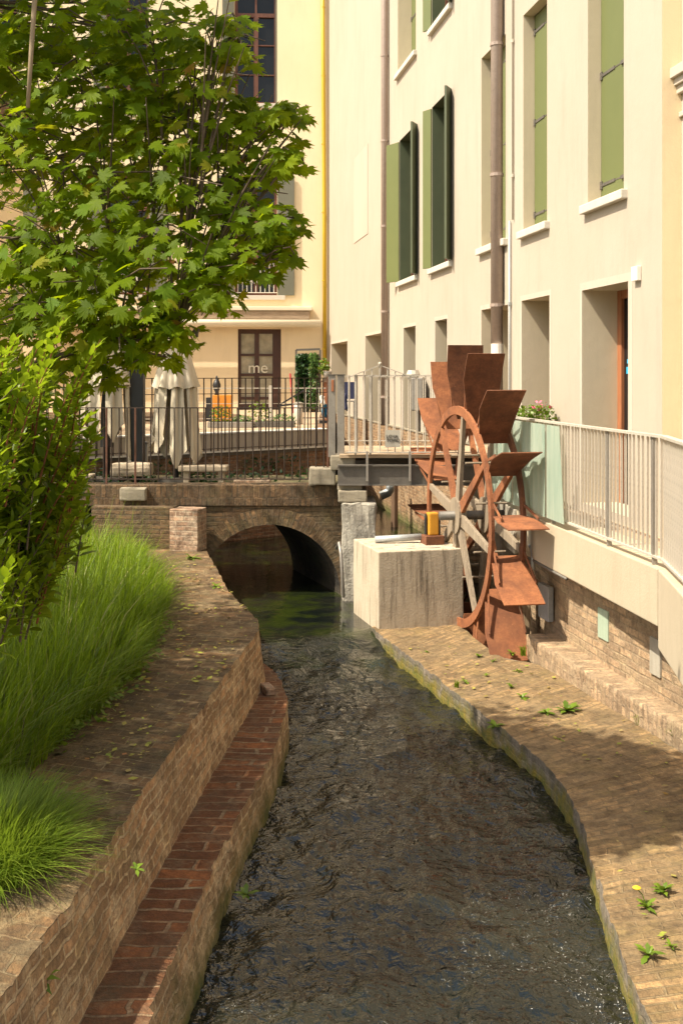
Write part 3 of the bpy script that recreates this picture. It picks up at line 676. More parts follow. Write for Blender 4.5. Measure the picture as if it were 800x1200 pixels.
e = MB(); slab(e, FO, FU, FN, -.3, 16.3, 19, 19.2, -9, .5); e.build('roof', M['roof'], fb_)
for i, op in enumerate(wins):
    u0, u1, v0, v1, dp = op; e = MB(); reveals(e, FO, FU, FN, op); wd = e.build('window', M['facade'], fb_)
    s_ = MB(); slab(s_, FO, FU, FN, u0-.25, u1+.25, v0-.14, v0-.002, -.02, .09); s_.build('sill', M['sill'], wd, .01)
    f_ = MB(); slab(f_, FO, FU, FN, u0, u1, v0, v1, -dp-.05, -dp-.03); f_.build('pane', M['glass'], wd)
    f_ = MB(); um = (u0+u1)/2; vt = v0+(v1-v0)*.72; B = lambda a, b, c, d: slab(f_, FO, FU, FN, a, b, c, d, -dp-.028, -dp+.05)
    B(u0, u0+.09, v0, v1); B(u1-.09, u1, v0, v1); B(um-.07, um+.07, v0+.09, vt-.06); B(um-.03, um+.03, vt+.06, v1-.09)
    B(u0+.09, u1-.09, v0, v0+.09); B(u0+.09, u1-.09, v1-.09, v1); B(u0+.09, u1-.09, vt-.06, vt+.06)
    for q in (.33, .66): slab(f_, FO, FU, FN, u0+.09, um-.07, v0+(vt-v0)*q, v0+(vt-v0)*q+.035, -dp-.025, -dp+.03); slab(f_, FO, FU, FN, um+.07, u1-.09, v0+(vt-v0)*q, v0+(vt-v0)*q+.035, -dp-.025, -dp+.03)
    f_.build('frame', M['brown_frame'], wd)
    for side in (0, 1):
        uh = u0-.01 if side == 0 else u1+.01; sg = -1 if side == 0 else 1; ang = R(4)
        if i % 2 and side == 0:
            s_ = MB(); slab(s_, FO, FU, FN, u0+.004, u0+.05, v0+.01, v1-.02, -.205, -.02); s_.build('shutter', M['grey_shutter'], wd, .004); continue
        wsh = .52 if i % 2 == 0 else .36
        hp = FP(uh, 0, -.025); dv = (FU*sg*math.cos(ang)+FN*math.sin(ang)).normalized(); hn = Vector((-dv.y, dv.x, 0)); s_ = MB()
        a = hp+dv*.005; b = hp+dv*wsh; s_.prism([(a+hn*.02)[:2], (b+hn*.02)[:2], (b-hn*.02)[:2], (a-hn*.02)[:2]], v0, v1-.02)
        for zz in (v0+.3, v0+(v1-v0)*.5, v1-.4):
            s_.bar(a+hn*.024+Vector((0, 0, zz)), b+hn*.024+Vector((0, 0, zz)), .012, .05)
        s_.build('shutter', M['grey_shutter'], wd, .004)
    if i % 2 == 0:
        g_ = MB()
        for k in range(9): g_.tube([FP(u0+.1+k*.137, v0+.1, .06), FP(u0+.1+k*.137, v0+.95, .06)], .011, 5)
        g_.bar(FP(u0, v0+.97, .06), FP(u1, v0+.97, .06), .03, .02); g_.bar(FP(u0, v0+.09, .06), FP(u1, v0+.09, .06), .03, .02)
        for k in range(8): 
            c = FP(u0+.17+k*.137, v0+.5, .06); g_.tube([c+Vector((.055*math.cos(a), 0, .14*math.sin(a))) for a in np.linspace(0, 2*math.pi, 9)], .008, 4, False)
        g_.build('window_grille', M['white'], wd)
e = MB(); reveals(e, FO, FU, FN, door); dr = e.build('door_opening', M['facade'], fb_)
u0, u1, v0, v1, dp = door; f_ = MB()
B = lambda a, b, c, d: slab(f_, FO, FU, FN, a, b, c, d, -dp-.05, -dp+.03)
B(u0, u0+.26, v0, v1); B(u1-.09, u1, v0, v1); um = u0+.26+(u1-.09-u0-.26)*.5; B(um-.07, um+.07, v0, v1)
for a, b in ((v1-.14, v1), (.60, .67), (-.02, .06), (-.75, -.66), (v0, v0+.2)): B(u0+.26, um-.07, a, b); B(um+.07, u1-.09, a, b)
f_.build('door_frame', M['brown_frame_dark'], dr)
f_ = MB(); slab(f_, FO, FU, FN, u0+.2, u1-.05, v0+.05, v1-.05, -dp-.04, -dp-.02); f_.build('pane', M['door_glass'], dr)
def text_obj(txt, size, m, loc, rot, parent, name='lettering', ext=.004, align='LEFT'):
    cu = bpy.data.curves.new(name, 'FONT'); cu.body = txt; cu.size = size; cu.extrude = ext; cu.align_x = align
    tmp = bpy.data.objects.new(name, cu); C.objects.link(tmp); dg = bpy.context.evaluated_depsgraph_get()
    me = bpy.data.meshes.new_from_object(tmp.evaluated_get(dg)); C.objects.unlink(tmp); bpy.data.objects.remove(tmp); bpy.data.curves.remove(cu)
    o = bpy.data.objects.new(name, me); me.materials.clear(); me.materials.append(m); C.objects.link(o)
    o.location = Vector(loc)-root_loc(parent); o.rotation_euler = rot; o.parent = parent; return o
text_obj('me', .50, M['grey_letter'], FP(2.52, .08, dp-.045), (R(90), 0, R(3.4)), dr)
# awning over the door
aw = MB(); AP = FP
slab(aw, FO, FU, FN, .55, 9.5, 1.98, 2.10, 0, .34); a_c = aw.build('awning_hood', M['awning_bar'], fb_, .02)
aw = MB(); slab(aw, FO, FU, FN, .62, 9.4, 1.70, 1.975, .05, .30); aw.build('awning_fabric', M['awning'], fb_, .03)
aw = MB(); aw.tube([FP(.30, 1.58, -.42), FP(9.6, 1.58, -.42)], .12, 14); aw.build('awning_bar', M['awning_bar'], fb_, 0, True)
yp = MB(); yp.tube([FP(.16, .28, -.09), FP(.17, 5, -.09), FP(.2, 9, -.09), FP(.24, 14.4, -.09)], .062, 10); yq = yp.build('gas_pipe', M['yellow'], fb_, 0, True)
for z in np.arange(.8, 14, 2.1): MB().lathe(FP(.165+.004*z, z, -.09), [(.068, 0), (.068, .035)], 10).build('bracket', M['yellow'], yq)

# --- low house far left behind the trees
lh = thing('house', 'low beige house with tiled eaves glimpsed through the maple leaves', 'house', (-10.5, 25, -1.1))
MB().prism([(-15, 23.2), (-8.6, 23.2), (-8.6, 30), (-15, 30)], -4, 6.1).build('wall', M['facade'], lh)
e = MB(); e.add([(-15.4, 22.6, 6.0), (-8.1, 22.6, 6.0), (-8.1, 30.4, 6.0), (-15.4, 30.4, 6.0), (-15.4, 26.6, 7.9), (-8.1, 26.6, 7.9)], [(0, 1, 5, 4), (1, 2, 5), (2, 3, 4, 5), (3, 0, 4), (0, 3, 2, 1)]); e.build('roof', M['roof'], lh)

# ------------------------------------------------------------------ arch bridge
AB = thing('arch_bridge', 'dark brick arch bridge over the canal below the iron railing', 'bridge', (-1.2, 16.3, -3.3))
BF = 15.3; BB = 17.35; cxa, cza, ra = -.985, -3.03, .975; ring = .22
def arch_pts(r, n=28): return [(cxa+r*math.cos(a), cza+r*math.sin(a)) for a in np.linspace(math.pi, 0, n)]
SK = -.75      # the vault runs slightly askew
mb = MB(); ip = arch_pts(ra+ring); xl, xr, ztop = -4.6, .02, -1.80
pts = [(x, z) for x, z in ip if x <= xr-.0]
def front(x, z): return (x, BF, z)
prev = None
cols = [(xl, cza)]+[(x, max(z, cza)) for x, z in ip if xl < x < xr]+[(xr, cza+math.sqrt(max(0, (ra+ring)**2-(xr-cxa)**2)))]
for (xa, za), (xb, zb) in zip(cols[:-1], cols[1:]):
    if xb-xa < 1e-6: continue
    mb.quad(front(xa, za), front(xb, zb), front(xb, ztop), front(xa, ztop))
mb.quad(front(xl, -3.8), front(cxa-ra-ring, -3.8), front(cxa-ra-ring, cza), front(xl, cza))
mb.quad((xr, BF, -3.8), (xr+.01, BB, -3.8), (xr+.01, BB, -1.5), (xr, BF, -1.5))
mb.build('spandrel', M['brick_bridge'], AB)
# voussoir ring, radial bricks
vr = MB(); n = 30; A0 = arch_pts(ra, n); A1 = arch_pts(ra+ring, n)
for i in range(n-1):
    if A1[i+1][0] > xr+.27: break
    q = [(A0[i][0], BF-.015, A0[i][1]), (A1[i][0], BF-.015, A1[i][1]), (A1[i+1][0], BF-.015, A1[i+1][1]), (A0[i+1][0], BF-.015, A0[i+1][1])]
    s0, s1 = i*.105, (i+1)*.105; vr.add(q, [(0, 1, 2, 3)], [[(0, s0), (ring, s0), (ring, s1), (0, s1)]])
    vr.add([q[0], (A0[i][0], BF, A0[i][1]), (A0[i+1][0], BF, A0[i+1][1]), q[3]], [(0, 1, 2, 3)])
    vr.add([q[1], (A1[i][0], BF, A1[i][1]), (A1[i+1][0], BF, A1[i+1][1]), q[2]], [(0, 1, 2, 3)])
vr.build('arch_ring', M['brick_bridge'], AB)
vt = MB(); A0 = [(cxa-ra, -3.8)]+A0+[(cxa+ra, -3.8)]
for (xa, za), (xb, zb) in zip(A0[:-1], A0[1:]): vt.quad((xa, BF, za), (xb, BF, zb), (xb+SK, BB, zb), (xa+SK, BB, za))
vt.build('vault', M['brick_tunnel_shade'], AB)
bk = MB(); bk.prism([(-4.6, 17.30), (cxa-ra+SK, 17.30), (cxa-ra+SK, 17.36), (-4.6, 17.36)], -3.8, -1.6); bk.build('rear_face', M['brick_bridge'], AB); bk = MB(); bk.prism([(cxa+ra+SK, 17.30), (.02, 17.30), (.02, 17.36), (cxa+ra+SK, 17.36)], -3.8, -1.6)
bk.build('rear_face', M['brick_bridge'], AB)
sol = MB(); sol.box(((-4.6+.02)/2, BF+.17, -1.655), (4.62, .40, .29)); sol.build('soldier_course', M['brick_soldier'], AB, .012)
dk = MB(); dk.prism([(-4.6, BF+.36), (.02, BF+.36), (.03, 17.38), (-4.6, 17.38)], -1.95, -1.56); dk.build('bridge_deck', M['gravel_bed'], AB)
lowc = MB(); lowc.box((-2.2, BF+.14, -1.495), (4.2, .22, .028)); 
def block(x0, x1, y0, y1, d, depth, m, nm, label, cat, bev=.02, rz=0.0, dz=0):
    a = at(x0, y1, d); b = at(x1, y0, d)
    o = MB().box(((a.x+b.x)/2, d+depth/2, (a.z+b.z)/2), (b.x-a.x, depth, b.z-a.z), rz).build(nm, m, None, bev)
    tag(o, label, cat); return o
def roughen(o, amp, sc_, cuts=3):
    bm = bmesh.new(); bm.from_mesh(o.data); bmesh.ops.triangulate(bm, faces=bm.faces); 
    bmesh.ops.subdivide_edges(bm, edges=bm.edges, cuts=cuts, use_grid_fill=True)
    for v in bm.verts:
        q = mnoise.noise_vector(v.co*sc_)+mnoise.noise_vector(v.co*sc_*3.1)*.5; v.co += q*amp
    bm.to_mesh(o.data); bm.free()
o = block(387, 416, 534, 551, 15.12, .42, M['stone_pale'], 'coping_stone', 'pale worn coping stone under the gate posts', 'stone'); roughen(o, .012, 6, 2)
o = block(362, 393, 549, 569, 15.16, .40, M['stone_pale'], 'coping_stone', 'grey coping stone at the right end of the arch bridge', 'stone'); roughen(o, .012, 6, 2)
o = block(140, 171, 572, 587, 15.14, .40, M['stone_pale'], 'coping_stone', 'pale coping stone in the bridge edge above the brick pier', 'stone'); roughen(o, .010, 6, 2)
o = block(395, 424, 567, 575, 15.02, .6, M['stone_pale'], 'bearing_stone', 'upper pale stone bearing the end of the steel beam', 'stone'); roughen(o, .008, 6, 2)
o = block(396, 430, 575, 589, 14.92, .7, M['stone_pale'], 'bearing_stone', 'pale stone pad resting on the rough stone pillar', 'stone'); roughen(o, .008, 6, 2)
o = MB().box((.235, 15.2, -2.55), (.47, .62, 1.70)).build('stone_pillar', M['stone_rough'], None, .04); roughen(o, .035, 5, 4); tag(o, 'rough hewn stone pillar standing in the water under the footbridge', 'pillar')
o = MB().tube([at(394, 643, 14.6), at(397, 636, 14.55), at(399.5, 650, 14.5), at(402.5, 700, 14.3)], .022, 8).build('bent_pipe', M['steel'], None, 0, True); tag(o, 'thin bent metal pipe leaning by the dark arch', 'pipe')
# brick pier and low wall at the end of the left coping
pr = MB(); pr.box((-2.07, 15.02, -2.08), (.40, .34, .57), R(-14)); o = pr.build('brick_pier', M['brick_pier'], None, .012); roughen(o, .006, 9, 3); tag(o, 'small sunlit brick pier at the end of the left coping', 'pier')
o = MB().prism([(-3.4, 15.10), (-2.26, 14.98), (-2.24, 15.2), (-3.4, 15.28)], -2.5, -1.78).build('brick_wall', M['brick_bridge'], None, .012); roughen(o, .008, 6, 3); tag(o, 'low dark brick wall running left from the sunlit pier', 'wall')

# ------------------------------------------------------------------ terrace edge beyond the bridge
TA = Vector((-7.0, 16.45+.05, 0)); tdir = Vector((2.82, 2.2, 0)).normalized(); TB = Vector((-.25, 21.7, 0)); TA = TB-tdir*8.2; tn = Vector((tdir.y, -tdir.x, 0))
tw = thing('terrace_wall', 'brick terrace wall with a broad pale stone band across the water', 'wall', (-2, 20.5, -3.3))
def strip(mb, a, b, nn, z0, z1, f, k): mb.prism([(a+nn*f)[:2], (b+nn*f)[:2], (b-nn*k)[:2], (a-nn*k)[:2]], z0, z1)
e = MB(); strip(e, TA, TB, tn, -3.8, -1.46, 0, .3); e.build('brick_face', M['brick_terrace'], tw)
e = MB(); strip(e, TA, TB, tn, -1.36, -1.06, .04, .3); e.build('stone_band', M['concrete_band'], tw)
e = MB(); strip(e, TA, TB, tn, -1.06, -1.035, .06, .3); strip(e, TA, TB, tn, -1.395, -1.36, .09, .3); e.build('edge_strip', M['white'], tw)
e = MB(); strip(e, TA, TB, tn, -1.46, -1.395, .01, .3); e.build('dark_strip', M['steel_dark'], tw)  # plain dark strip between stone band and brick
e = MB(); e.prism([TB[:2], (-.36, 34.1), (-.6, 34.1), (TB+Vector((-.3, .1, 0)))[:2]], -3.8, -1.07); e.build('side_face', M['brick_terrace'], tw)
tp = [(TA-tn*.3)[:2], (TB-tn*.3)[:2], (-.42, 34.3), (-20, 33), (-20, 18)]
struct(MB().prism(tp, -1.6, -1.07).build('terrace_paving', M['paving']))
# ivy and moss hanging on the terrace brick
def leaf_cloud(pts, size, m, name, parent, seed=0, up=.5):
    rg = np.random.default_rng(seed); n = len(pts); P = np.array(pts)
    nrm = rg.normal(size=(n, 3)); nrm[:, 2] = np.abs(nrm[:, 2])+up; nrm /= np.linalg.norm(nrm, axis=1)[:, None]
    t = rg.normal(size=(n, 3)); t -= (t*nrm).sum(1)[:, None]*nrm; t /= np.linalg.norm(t, axis=1)[:, None]; b = np.cross(nrm, t)
    s = size*(.35+1.1*rg.random((n, 1))**1.5)
    V = np.stack([P-t*s*.5, P+b*s*.34, P+t*s*.6, P-b*s*.34], 1); idx = np.arange(n*4).reshape(n, 4)
    return np_mesh(name, V.reshape(-1, 3), idx, m, parent)
iv = []
for k in range(1500):
    s = random.random()**.8*8; hgt = random.random(); 
    if mnoise.noise(Vector((s*.8, hgt*1.5, 3))) < -.02: continue
    iv.append(tuple(TA+tdir*s+tn*(.04+random.random()*.10)+Vector((0, 0, -1.5-hgt*.9))))
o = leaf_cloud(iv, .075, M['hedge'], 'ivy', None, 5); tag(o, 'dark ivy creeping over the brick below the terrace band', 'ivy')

# ------------------------------------------------------------------ railings
def railing(label, cat, pts, top, bot, rails, r_bar, n_per, m, bar_bot=None, posts=(), mpost=None, post_w=.04, loc=None, flat=None, rail_w=.03, name='iron_railing', bar_top=None):
    P = [Vector((*p, 0)) for p in pts]; root = thing(name, label, cat, loc or (P[0].x, P[0].y, bot))
    seg = [(a, b, (b-a).length) for a, b in zip(P[:-1], P[1:])]
    for z, wd, th in rails:
        rm = MB()
        for a, b, L in seg: rm.bar(a+Vector((0, 0, z)), b+Vector((0, 0, z)), wd, th)
        rm.build('rail', m, root)
    bb = bar_bot if bar_bot is not None else bot; bt = bar_top if bar_top is not None else top
    proto = None
    for a, b, L in seg:
        n = max(1, int(round(L/n_per))); t = (b-a).normalized(); rz = math.atan2(t.y, t.x)
        mesh = MB()
        if flat: mesh.box((0, 0, (bb+bt)/2-bb), (flat[0], flat[1], bt-bb))
        else: mesh.tube([(0, 0, 0), (0, 0, bt-bb)], r_bar, 6)
        proto = None
        for k in range(n):
            p = a+(b-a)*((k+.5)/n)
            if proto is None: proto = mesh.build('baluster', m, root, local=True); o = proto
            else: o = copy_part(proto, root)
            o.location = Vector((p.x, p.y, bb))-root.location; o.rotation_euler = (R(random.uniform(-.25, .25)), R(random.uniform(-.25, .25)), rz)
    for p, z0, z1 in posts:
        MB().box((p[0], p[1], (z0+z1)/2), (post_w, post_w, z1-z0)).build('post', mpost or m, root, .003)
    return root
# front railing on the arch bridge
fr = railing('dark rusty iron railing along the front of the arch bridge', 'railing', [(-4.45, BF+.12), (-.19, BF+.12)], -.45, -1.46, [(-.45, .035, .014), (-1.44, .035, .014)], .0095, .108, M['iron'], -1.44,
             [((-3.26, BF+.115), -1.6, -.45), ((-2.86, BF+.115), -1.62, -.45), ((-.19, BF+.12), -1.46, -.02)], M['iron_red'], .026)
railing('tall thin iron railing standing on the pale terrace band across the water', 'railing', [(TB+tn*.11-tdir*6.8)[:2], (TB+tn*.11)[:2]], -.05, -1.40, [(-.05, .035, .014), (-.33, .02, .012), (-1.32, .03, .012)], .012, .148, M['iron'], -1.36)
railing('low grey wire fence behind the planters on the terrace', 'fence', [(-6.5, 24.0), (-.35, 24.6)], -.28, -1.05, [(-.28, .02, .02), (-.62, .012, .012), (-.95, .012, .012)], .009, .30, M['steel_pale'], -1.06,
        [((-1.56, 24.45), -1.06, -.22)], M['steel_pale'], .07, name='wire_fence')
# gate posts
for lab, x0, x1, yt in (('left tall steel gate post with a small lock plate', 384.5, 393, 440), ('right tall steel gate post next to the footbridge railing', 395, 403.5, 440)):
    a = at(x0, yt, 15.2); b = at(x1, 536, 15.2); d_ = 15.22 if x0 < 390 else 15.18
    g_ = thing('gate_post', lab, 'post', ((a.x+b.x)/2, d_, b.z))
    MB().box(((a.x+b.x)/2, d_+.05, (a.z+b.z)/2), (b.x-a.x, .09, a.z-b.z)).build('shaft', M['steel'], g_, .006)
    MB().box(((a.x+b.x)/2, d_+.05, a.z+.008), (b.x-a.x+.02, .11, .016)).build('cap', M['steel_dark'], g_)
    if x0 < 390: MB().box(((a.x+b.x)/2+.01, d_+.0, a.z-.14), (.035, .02, .16)).build('lock', M['red_frame'], g_, .004)

# ------------------------------------------------------------------ footbridge and its railings
fbz = -1.075
fbg = thing('footbridge', 'steel footbridge with timber deck spanning the mill race behind the wheel', 'bridge', (1.1, 16, -1.5))
MB().box((1.05, 16.0, fbz-.02), (2.15, 1.9, .045)).build('deck', M['paving'], fbg)
e = MB(); z0, z1 = -1.475, -1.215
e.box((1.05, 14.98, (z0+z1)/2), (2.2, .02, z1-z0)); e.box((1.05, 15.0, z1), (2.2, .14, .018)); e.box((1.05, 15.0, z0), (2.2, .14, .018)); e.build('beam', M['steel_dark'], fbg)
e = MB(); e.box((1.05, 16.8, (z0+z1)/2), (2.2, .02, z1-z0)); e.build('beam', M['steel_dark'], fbg)
for x in (430, 480):
    p = at(x, 550, 14.93); MB().box((p.x, 14.93, -1.22), (.03, .05, .40)).build('bracket', M['steel'], fbg)
MB().tube([(.1, 15.4, -1.15), (2.0, 15.4, -1.15)], .03, 8).build('service_pipe', M['steel_dark'], fbg, 0, True)
r1 = railing('pale steel railing with a peaked top bar on the near side of the footbridge', 'railing', [(.06, 15.02), (1.9, 15.02)], .0, -1.06, [(.0, .035, .012), (-1.04, .05, .012)], .0085, .105, M['steel_pale'], -1.04,
             [((.19, 15.02), -1.07, 0), ((.39, 15.02), -1.07, 0)], M['steel_pale'], .03, name='steel_railing')
pk = MB(); a = at(411, 441, 15.0); b = at(445, 428, 15.0); c = at(477, 440, 15.0); pk.bar(a, b, .025, .012); pk.bar(b, c, .025, .012)
for x in np.arange(417, 474, 9.2):
    yy = 441-(x-411)*13/34 if x < 445 else 428+(x-445)*12/32
    pk.bar(at(x, 441, 15.0), at(x, yy, 15.0), .016, .012)
pk.lathe(at(445, 428, 15.0), [(.005, -.01), (.025, .01), (.025, .03), (.004, .045)], 8); pk.build('peaked_bar', M['steel_pale'], r1)
railing('second pale steel railing on the far side of the footbridge', 'railing', [(.05, 17.0), (2.0, 17.0)], -.02, -1.06, [(-.02, .035, .012), (-1.0, .035, .012)], .009, .118, M['steel_pale'], -1.04, name='steel_railing')
# small lettered sheet fixed to the railing
sg = thing('sign', 'small grey sheet lettered LOVA TOPIC fixed low on the footbridge railing', 'sign', at(459, 520, 14.95))
a = at(451, 524, 14.97); b = at(469, 504, 14.97)
MB().box(((a.x+b.x)/2, 14.985, (a.z+b.z)/2), (b.x-a.x, .006, b.z-a.z)).build('sheet', M['sign'], sg)
text_obj('LOVA', .062, M['ink'], (at(459.2, 513, 14.97).x, 14.977, at(459, 513.2, 14.97).z), (R(90), 0, 0), sg, 'lettering', .002, 'CENTER')
text_obj('TOPIC', .062, M['ink'], (at(460.2, 517.6, 14.97).x, 14.977, at(459, 517.9, 14.97).z), (R(90), 0, 0), sg, 'lettering', .002, 'CENTER')
# street railing on the concrete beam
sr = railing('grey steel street railing with dense flat bars on the concrete beam', 'railing', sw([(1.90, 13.6), (1.99, 12.35), (2.14, 11.25), (2.34, 9.75), (2.50, 8.62), (2.33, 7.2), (2.17, 5.6)]), -.492, -1.53, [(-1.48, .05, .018)], .01, .09, M['steel_pale'], -1.48,
             [], M['steel'], .05, flat=(.010, .020), name='steel_railing', bar_top=-.505)
hr = MB(); hp = sw([(1.90, 13.6), (1.99, 12.35), (2.14, 11.25), (2.34, 9.75), (2.50, 8.62), (2.33, 7.2), (2.17, 5.6)])
for a, b in zip(hp[:-1], hp[1:]): hr.bar((*a, -.492), (*b, -.492), .06, .022)
hr.build('handrail', M['steel_pale'], sr)
for p in sw(((2.14, 11.25), (2.34, 9.75), (2.47, 8.8), (2.34, 7.3))):
    MB().box((p[0]+.01, p[1], -1.025), (.04, .03, 1.06)).build('post', M['steel'], sr)
# frosted sheets tied to the railing behind the wheel
for nm, a, b, zt, lab in ((0, (1.87, 13.5), (1.955, 12.42), -.50, 'far frosted green sheet tied to the railing behind the wheel'), (1, (1.96, 12.38), (2.11, 11.28), -.50, 'frosted green sheet on the railing carrying the wheel shadow'), (2, (2.115, 11.24), (2.21, 10.55), -.50, 'slanting end sheet of frosted green plastic on the street railing')):
    A = Vector((*a, 0))*SW; Bv = Vector((*b, 0))*SW; t_ = (Bv-A).normalized(); nn = Vector((t_.y, -t_.x, 0))
    if nn.x > 0: nn = -nn
    A += nn*.045; Bv += nn*.045
    n = 12; vs = []; fs = []
    for k in range(n+1):
        p = A+(Bv-A)*(k/n)+nn*(.012*math.sin(k*1.7+nm))
        top = zt-.017; bot = -1.49
        vs += [(p.x, p.y, top), (p.x, p.y, bot)]
    if nm == 2:   # right edge runs aslant
        vs = []
        for k in range(n+1):
            q = k/n; pt = A+(Bv-A)*(q*.55); pb = A+(Bv-A)*(q*.75); vs += [(pt.x, pt.y, zt-.017), (pb.x, pb.y, -1.49)]
    for k in range(n): fs.append((2*k, 2*k+1, 2*k+3, 2*k+2))
    o = MB().add(vs, fs).build('plastic_sheet', M['frosted']); tag(o, lab, 'sheet')
    md = o.modifiers.new('thickness', 'SOLIDIFY'); md.thickness = .005

# ------------------------------------------------------------------ stone block with bearing, pipe
rz = math.atan2(.27, 1.03); ux = Vector((math.cos(rz), math.sin(rz), 0)); uy = Vector((-ux.y, ux.x, 0)); P0 = Vector((.435, 13.1, 0)); BW, BD, BT, BB_ = 1.07, 1.12, -2.085, -3.03
cb = P0+ux*BW/2+uy*BD/2
sb = thing('stone_block', 'big square weathered stone block holding the wheel bearing', 'block', (cb.x, cb.y, BB_))
o = MB().box((cb.x, cb.y, (BT+BB_)/2-.15), (BW, BD, BT-BB_+.30), rz).build('block', M['stone'], sb, .014); roughen(o, .006, 7, 5)
def ontop(a, b, c, d, z, h, m, nm, bev=.004): 
    p = P0+ux*(a+b)/2+uy*(c+d)/2; return MB().box((p.x, p.y, z+h/2), (b-a, d-c, h), rz).build(nm, m, sb, bev)
ontop(.40, .82, .13, .26, BT+.001, .005, M['concrete_grey'], 'slot_plate'); ontop(.40, .70, .55, .64, BT+.001, .005, M['concrete_grey'], 'slot_plate')  # raised plates; their darker grey stands for the shaded slots in the top
bs = thing('axle_bearing', 'amber axle bearing on a small rusty foot atop the stone block', 'bearing', P0+ux*.83+uy*.45+Vector((0, 0, BT)))
p = P0+ux*.83+uy*.45
MB().box((p.x, p.y, BT+.055), (.24, .22, .11), rz).build('foot', M['rust_and_shade'], bs, .008)
MB().box((p.x, p.y, BT+.11+.14), (.13, .13, .28), rz).build('housing', M['amber'], bs, .02)
for q in (-1, 1): MB().lathe((p.x+q*.085*ux.x, p.y+q*.085*ux.y, BT+.12), [(.02, 0), (.02, .2), (.008, .26)], 8).build('bolt', M['black'], bs)
a = P0+ux*.16+uy*.68; b = P0+ux*.72+uy*.55
o = MB().tube([(a.x, a.y, BT+.045), (b.x, b.y, BT+.075)], .042, 12).build('pipe', M['pipe_grey'], None, 0, True); tag(o, 'short grey pipe lying on top of the stone block', 'pipe')

# ------------------------------------------------------------------ water wheel
WY = R(11); ax = Vector((math.cos(WY), math.sin(WY), 0)); tv = Vector((math.sin(WY), -math.cos(WY), 0)); WK = 1.03; WC = Vector((1.36, 13.0, -1.64))*WK
wh = thing('water_wheel', 'rusty iron water wheel with flat paddles beside the stone block', 'water wheel', (WC.x+.15, WC.y, -3.5))
def wp(phi, r, a=0.0): return WC+ax*a*WK+WK*(tv*math.sin(phi)+Vector((0, 0, 1))*math.cos(phi))*r
def ring_mesh(r0, r1, a0, a1, n=72):
    m_ = MB(); vs = []; fs = []
    for k in range(n):
        ph = 2*math.pi*k/n; vs += [wp(ph, r0, a0), wp(ph, r1, a0), wp(ph, r1, a1), wp(ph, r0, a1)]
    for k in range(n):
        q = (k+1) % n
        for i in range(4): fs.append((4*k+i, 4*k+(i+1) % 4, 4*q+(i+1) % 4, 4*q+i))
    return m_.add(vs, fs)
ring_mesh(1.185, 1.285, -.02, .015).build('rim', M['rust'], wh)
ring_mesh(1.185, 1.285, .335, .37).build('rim', M['rust_and_shade'], wh)
for a0 in (0.0, .35):
    for k in range(8):
        ph = R(11.25+45*k); sp_ = MB(); d1 = (tv*math.cos(ph)-Vector((0, 0, 1))*math.sin(ph))
        w0, w1 = .075, .035; p0, p1 = wp(ph, .10, a0), wp(ph, 1.18, a0); h0 = ax*.022
        vs = [p0-d1*w0-h0, p0+d1*w0-h0, p1+d1*w1-h0, p1-d1*w1-h0, p0-d1*w0+h0, p0+d1*w0+h0, p1+d1*w1+h0, p1-d1*w1+h0]
        sp_.add(vs, [(0, 1, 2, 3), (4, 7, 6, 5), (0, 4, 5, 1), (1, 5, 6, 2), (2, 6, 7, 3), (3, 7, 4, 0)])
        sp_.build('spoke', M['wood_grey'] if (k % 2 == 0 or a0 == 0.0 and k in (3, 5)) else M['rust'], wh)
    hm = MB(); hm.tube([wp(0, 0, a0-.045), wp(0, 0, a0+.045)], .22, 20); hm.build('hub', M['wood_grey'], wh)
axm = MB(); axm.tube([wp(0, 0, -.22), wp(0, 0, .68)], .055, 16); axm.build('axle', M['steel_dark'], wh, 0, True)
for k in range(8):
    ph = R(22.5+45*k+5); rd = MB(); rd.tube([wp(ph, .72, -.01), wp(ph, .72, .36)], .014, 6); rd.build('tie_rod', M['wood_grey'], wh)
for k in range(16):
    phd = -5+22.5*k; ph = R(phd); pm = MB(); na, nr_ = 6, 9; vs = []
    for i in range(nr_):
        q = i/(nr_-1); r = 1.13+q*.87; bend = .11*q*q
        for j in range(na):
            al = .035-.125*min(1, q*1.6); ar = .365-.02*q; a = al+(ar-al)*j/(na-1); dt = (tv*math.cos(ph)-Vector((0, 0, 1))*math.sin(ph))
            vs.append(wp(ph, r, a)+dt*(bend-.04))
    n0 = len(vs); dt = (tv*math.cos(ph)-Vector((0, 0, 1))*math.sin(ph))
    vs += [v+dt*.012 for v in vs]
    fs = []
    for i in range(nr_-1):
        for j in range(na-1):
            q = i*na+j; fs.append((q, q+1, q+na+1, q+na)); fs.append((n0+q, n0+q+na, n0+q+na+1, n0+q+1))
    for i in range(nr_-1):
        for j in (0, na-1): q = i*na+j; fs.append((q, q+na, n0+q+na, n0+q))
    for j in range(na-1):
        for i in (0, nr_-1): q = i*na+j; fs.append((q, n0+q, n0+q+1, q+1))
    pm.add(vs, fs); pd = pm.build('paddle', M['rust'] if not (-20 < phd < 75) else M['rust_and_shade'], wh)  # upper paddles get the darker rust, painting shade on their faces
    for a, a2 in ((.02, -.06), (.352, .34)):
        st_ = MB(); st_.bar(wp(ph-.13, 1.25, a), wp(ph, 1.72, a2)-dt*.02, .03, .012, ax)
        st_.build('strut', M['rust'] if a < .1 else M['rust_and_shade'], pd)
